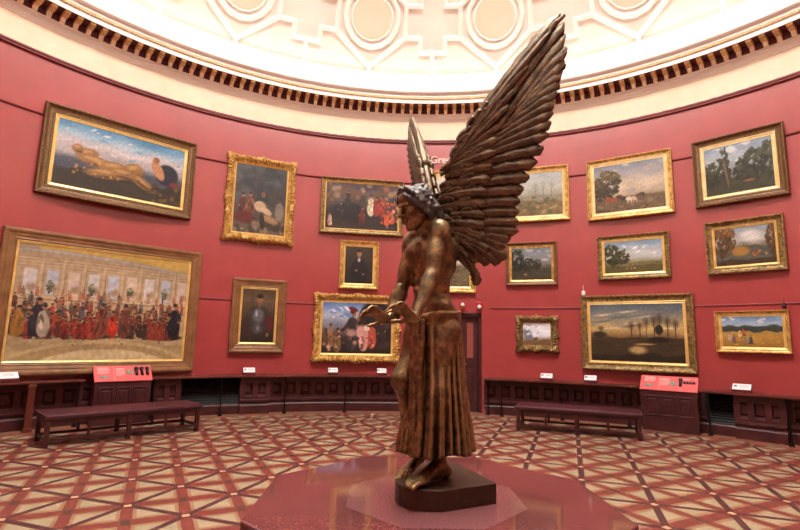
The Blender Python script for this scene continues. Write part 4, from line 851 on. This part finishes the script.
# ------------------------------------------------------------------ robe and belt
# rows: z, centre x, centre y, radius across, radius deep, depth of the folds
rows = [(1.735, .246, 3.385, .166, .152, .00), (1.66, .247, 3.385, .170, .157, .012), (1.55, .252, 3.385, .172, .166, .02), (1.40, .257, 3.385, .176, .173, .026), (1.25, .258, 3.375, .182, .183, .03), (1.1, .258, 3.37, .195, .197, .035), (.98, .257, 3.37, .21, .21, .038), (.90, .254, 3.37, .221, .218, .04), (.84, .253, 3.37, .227, .223, .042)]
NR, NZ = 420, 46; rg = np.random.RandomState(3)
th = np.linspace(0, 2 * PI, NR, endpoint=False); V = []; F = []
WE = []; zs = np.linspace(rows[0][0], rows[-1][0], NZ); RT = np.array(rows)[::-1]
for iz, z in enumerate(zs):
    cx, cy, rx, ry, am = [np.interp(z, RT[:, 0], RT[:, q]) for q in range(1, 6)]
    w = np.abs(np.sin(th * 11 + .9 * np.sin(th * 2 + 1) + .5 * np.sin(th * 5))); w2 = np.abs(np.sin(th * 19 + 1.3 * np.sin(th * 3 + 2) + .3 * z))
    fold = am * (1.1 * w ** .75 + .35 * w2 - .85) * (.75 + .5 * np.sin(th * 4 + 2) ** 2)
    # calmer cloth over the advanced left thigh, with the knee pushing through
    a = np.arctan2(np.sin(th - R_(268)), np.cos(th - R_(268))); calm = np.exp(-(a / .34) ** 2) * np.clip((z - 1.02) / .25, 0, 1)
    WE.append(np.clip((1.1 * w ** .75 + .35 * w2) / 1.35, 0, 1)); r_ = 1 + (1.25 * fold * (1 - .85 * calm) + .035 * np.exp(-(a / .4) ** 2) * np.exp(-((z - 1.2) / .14) ** 2) + .02 * np.exp(-(a / .5) ** 2) * np.exp(-((z - 1.45) / .2) ** 2)) / .2
    b_ = np.arctan2(np.sin(th - R_(206)), np.cos(th - R_(206))); r_ = r_ * (1 - .36 * np.exp(-(b_ / .55) ** 2) * np.clip((1.66 - z) / .15, 0, 1) * np.clip((z - .98) / .3, 0, 1))
    hem = (np.sin(th * 5 + 1) * .012 + w * .012) * (iz / (NZ - 1)) ** 3
    for k in range(NR): V.append((cx + rx * r_[k] * math.cos(th[k]) - ST.x, cy + ry * r_[k] * math.sin(th[k]) - ST.y, z + hem[k] - ST.z))
for i in range(NZ - 1):
    for k in range(NR): F.append((i * NR + k, (i + 1) * NR + k, (i + 1) * NR + (k + 1) % NR, i * NR + (k + 1) % NR))
top = len(V); V += [tuple(np.mean(V[:NR], 0))]; F += [(k, (k + 1) % NR, top) for k in range(NR)]
o0 = (NZ - 1) * NR; ib = len(V)
for k in range(NR): v = V[o0 + k]; V.append((v[0] * .93 - .027 * .07, v[1] * .93 - .01 * .07, v[2] + .03))
F += [(o0 + k, ib + k, ib + (k + 1) % NR, o0 + (k + 1) % NR) for k in range(NR)]
cb = len(V); V += [(-.02, -.01, 1.0 - .55)]; F += [(ib + k, cb, ib + (k + 1) % NR) for k in range(NR)]
rb = MB(); rb.v = V; rb.f = F; robe = rb.build('robe', M['bronze_robe'], statue, smooth=True)
wa = robe.data.attributes.new('highlight', 'FLOAT', 'POINT'); we = np.zeros(len(V), np.float32); we[:NZ * NR] = np.concatenate(WE); wa.data.foreach_set('value', we)  # fold ridges marked for the painted highlight
bm_ = MB(); V = []; prof = [(.95, -.040), (1.025, -.042), (1.055, -.032), (1.035, -.012), (1.05, .0), (1.035, .014), (1.05, .032), (1.0, .042), (.9, .040)]
for k in range(96):
    a = 2 * PI * k / 96
    for f, z in prof: V.append(((.247) + .172 * f * math.cos(a) - ST.x, 3.385 + .16 * f * math.sin(a) - ST.y, 1.70 + z + .022 * math.cos(a) + .006 * math.sin(3 * a) - ST.z))
m = len(prof); bm_.add(V, [(k * m + i, ((k + 1) % 96) * m + i, ((k + 1) % 96) * m + i + 1, k * m + i + 1) for k in range(96) for i in range(m - 1)]); bm_.build('belt', M['bronze'], statue, smooth=True)
# loose cloth end hanging from the belt beside the bare thigh
sc = Field((-.05, 3.0, .75), (.3, 3.45, 1.75), .007)
for i, (x0, y0, x1, y1, r0, r1) in enumerate(((.125, 3.23, .1, 3.195, .015, .02), (.152, 3.215, .137, 3.165, .015, .021), (.105, 3.25, .07, 3.235, .013, .018), (.13, 3.25, .105, 3.215, .026, .03))):
    P = [V3(x0 + (x1 - x0) * t + .006 * math.sin(t * 9 + i), y0 + (y1 - y0) * t, 1.68 - .82 * t) for t in np.linspace(0, 1, 9)]; sc.chain(P, list(np.linspace(r0, r1, 9)), .007)
sc.mesh('hanging_cloth', M['bronze'], statue, 1)

# ------------------------------------------------------------------ base of the statue
pts = [(.64, 3.285), (.62, 3.36), (.47, 3.74), (.40, 3.82), (.27, 3.84), (.14, 3.74), (.045, 3.55), (.005, 3.40), (.0, 3.30), (.02, 3.22), (.06, 3.165), (.12, 3.125), (.19, 3.105), (.285, 3.105)]
MB().prism([(x - ST.x, y - ST.y) for x, y in pts][::1], .0, .123).build('bronze_base', M['bronze_base'], statue, bevel=.006)

# ------------------------------------------------------------------ wings
LEAD = [(-.001, .06), (-.092, .154), (-.129, .299), (-.152, .519), (-.16, .669), (-.125, .856), (-.038, 1.017), (.085, 1.222), (.229, 1.401), (.409, 1.614), (.587, 1.826), (.658, 1.883)]
CORE = [(.60, 1.79), (.60, 1.55), (.55, 1.3), (.50, 1.02), (.40, .75), (.30, .55), (.26, .4), (.22, .28), (.16, .16), (.06, .10)]
FEATH = [  # tip u, v, direction in degrees, length, width
 (.668, 1.88, 50, 1.0, .09), (.694, 1.80, 52, 1.0, .10), (.698, 1.70, 53, .95, .105), (.695, 1.60, 50, .55, .115), (.680, 1.50, 46, .5, .11), (.662, 1.42, 41, .46, .105), (.642, 1.345, 36, .45, .105), (.622, 1.27, 31, .45, .105), (.606, 1.195, 27, .46, .10), (.592, 1.12, 23, .47, .10), (.58, 1.04, 18, .48, .088), (.56, .96, 13, .5, .09), (.525, .865, 8, .5, .098), (.48, .77, 5, .5, .1), (.425, .672, 3, .46, .1), (.385, .585, 1, .44, .095), (.36, .505, 0, .42, .09), (.352, .43, -1, .40, .08), (.352, .36, -2, .38, .075), (.345, .295, -4, .36, .07), (.29, .245, -10, .34, .08), (.255, .19, -20, .34, .09), (.262, .115, -28, .36, .09), (.21, .08, -36, .32, .085), (.13, .075, -46, .26, .08), (.05, -.062, -72, .2, .07)]
COV = [(.60, 1.74, 52, 1.0, .05), (.50, 1.62, 52, .95, .055), (.40, 1.46, 52, .9, .055), (.44, 1.50, 50, .5, .06), (.36, 1.33, 48, .55, .06), (.30, 1.20, 44, .5, .065), (.25, 1.07, 36, .42, .07), (.22, .96, 26, .36, .075), (.2, .86, 16, .34, .08), (.18, .76, 8, .3, .08), (.16, .665, 3, .28, .08), (.14, .575, 0, .26, .075), (.13, .49, -3, .25, .07), (.12, .41, -6, .24, .07), (.12, .33, -12, .24, .07), (.12, .25, -22, .24, .07), (.1, .18, -34, .22, .07)]
def feather(tip, ang, L, w, off, tilt, amp=.02):
    # blade with rounded tip, raised quill and ragged edges; returns points (u, n, v) and faces
    a = R_(ang); d = (math.cos(a), math.sin(a)); s = (-d[1], d[0]); V = []; F = []; n = 16; r = random.Random(int(tip[0] * 977 + tip[1] * 331 + L * 71))
    for i in range(n + 1):
        t = i / n; x = -L * (1 - t); hw = w * .5 * min(1, .62 + .5 * t) * math.sqrt(max(0.02, 1 - max(0, (t - .82) / .18) ** 2.2)); j = .012 * math.sin(i * 2.2 + tip[1] * 40) * w / .08 * .6
        curve = .02 * math.sin(t * 2.4)
        for q, hh in ((-1, -.15), (-.8, .55), (-.35, .85), (0, 1.25), (.35, .85), (.8, .55), (1, -.15)):
            y = hw * q + (j if abs(q) == 1 else 0) + curve
            V.append((tip[0] + d[0] * x + s[0] * y, off + .019 * hh * min(1, (1 - t) * 5 + .25) - tilt * q * hw + amp * (1 - t) * .3 + .003 * math.sin(i * 1.3 + q * 5), tip[1] + d[1] * x + s[1] * y))
        V.append((tip[0] + d[0] * x + s[0] * curve, off - .012, tip[1] + d[1] * x + s[1] * curve))
    for i in range(n):
        for k in range(8): F.append((i * 8 + k, (i + 1) * 8 + k, (i + 1) * 8 + (k + 1) % 8, i * 8 + (k + 1) % 8))
    F += [tuple(range(8)), tuple(n * 8 + 7 - k for k in range(8))]
    return V, F
def wing(root, dr, nsign, k=1., lean=0.):
    dr = un((dr[0], dr[1], 0)); nr = np.cross(dr, UP) * nsign          # nr: towards the hollow side seen from the front
    def W(p):
        u, nn, v = p; cam_ = .06 * (u / .7) ** 2 + .05 * math.sin(v * 1.7)   # the wing bows forward at its tips
        q = np.array(root) + dr * (u * k) + nr * (nn + cam_ - .03) + UP * (v * k) - np.array(ST)
        return tuple(q + nr * lean * v)
    def add(mb, V, F): mb.add([W(p) for p in V], F if nsign > 0 else [f[::-1] for f in F])
    core = MB(); poly = LEAD + CORE; n = len(poly); c = (.2, .85)
    V = []
    for sc_, nn in ((1, 0), (.97, .006), (.85, .008), (.45, .009)): V += [(c[0] + (u - c[0]) * sc_, nn, c[1] + (v - c[1]) * (sc_ if sc_ < .9 else 1 - (1 - sc_) * .4)) for u, v in poly]
    for sc_, nn in ((.97, -.006), (.85, -.008), (.45, -.009)): V += [(c[0] + (u - c[0]) * sc_, nn, c[1] + (v - c[1]) * (sc_ if sc_ < .9 else 1 - (1 - sc_) * .4)) for u, v in poly]
    F = []
    def band(a, b):
        for i in range(n): F.append((a * n + i, a * n + (i + 1) % n, b * n + (i + 1) % n, b * n + i))
    band(0, 1); band(1, 2); band(2, 3); band(4, 0); band(5, 4); band(6, 5); F.append(tuple(3 * n + i for i in range(n))); F.append(tuple(6 * n + i for i in range(n - 1, -1, -1)))
    add(core, V, F)
    # rolled leading edge and small scale-like feathers on the shoulder of the wing, both faces
    core.tube([W((u + .03, 0, v - .012)) for u, v in LEAD], [.024, .026, .028, .03, .03, .03, .03, .03, .028, .026, .022, .012], 12)
    rg = random.Random(5)
    for i in range(130):
        v = rg.uniform(.12, 1.25); le = np.interp(v, [q[1] for q in LEAD], [q[0] for q in LEAD]); u = le + .03 + rg.random() * (.2 if v < .9 else .16); ang = np.interp(v, [.1, .4, .8, 1.2], [-45, -15, 25, 50]) + rg.uniform(-9, 9)
        for sd in (1, -1):
            Vf, Ff = feather((u, v), ang, .085 + .03 * rg.random(), .05, .032 + .008 * rg.random(), .05, .0); Vf = [(p[0], p[1] * sd, p[2]) for p in Vf]; add(core, Vf, Ff if sd > 0 else [f[::-1] for f in Ff])
    wg = core.build('wing', M['bronze_wing'], statue, smooth=True)
    cv = MB()
    for i, (u, v, ang, L, w) in enumerate(COV):
        for sd in (1, -1):
            Vf, Ff = feather((u, v), ang, L, w, .03 + .004 * (i % 3), .12); Vf = [(p[0], p[1] * sd, p[2]) for p in Vf]; add(cv, Vf, Ff if sd > 0 else [f[::-1] for f in Ff])
    cv.build('coverts', M['bronze_wing'], wg, smooth=True)
    for i, (u, v, ang, L, w) in enumerate(FEATH):
        mb = MB(); Vf, Ff = feather((u, v), ang, L, w, .006, .22)
        back = [(p[0], -p[1] * .9, p[2]) for p in Vf]; add(mb, Vf, Ff); add(mb, back, [f[::-1] for f in Ff]); mb.build('feather', M['bronze_wing'], wg, smooth=True)
    return wg
wing((.475, 3.395, 2.0), (.97, -.243), 1)
wing((.29, 3.565, 2.0), (-.09, .996), -1, .78, .085)
# shoulder roots joining the wings to the back
rt_ = Field((.1, 3.2, 1.9), (.62, 3.75, 2.75), .008)
rt_.chain([V3(.27, 3.39, 2.14), V3(.35, 3.44, 2.17), V3(.41, 3.45, 2.28), V3(.40, 3.44, 2.5)], [.08, .065, .055, .04], .04); rt_.chain([V3(.23, 3.43, 2.14), V3(.25, 3.5, 2.17), V3(.29, 3.53, 2.28), V3(.28, 3.52, 2.4)], [.09, .08, .065, .045], .04)
rt_.mesh('wing_root', M['bronze_wing'], statue, 1)
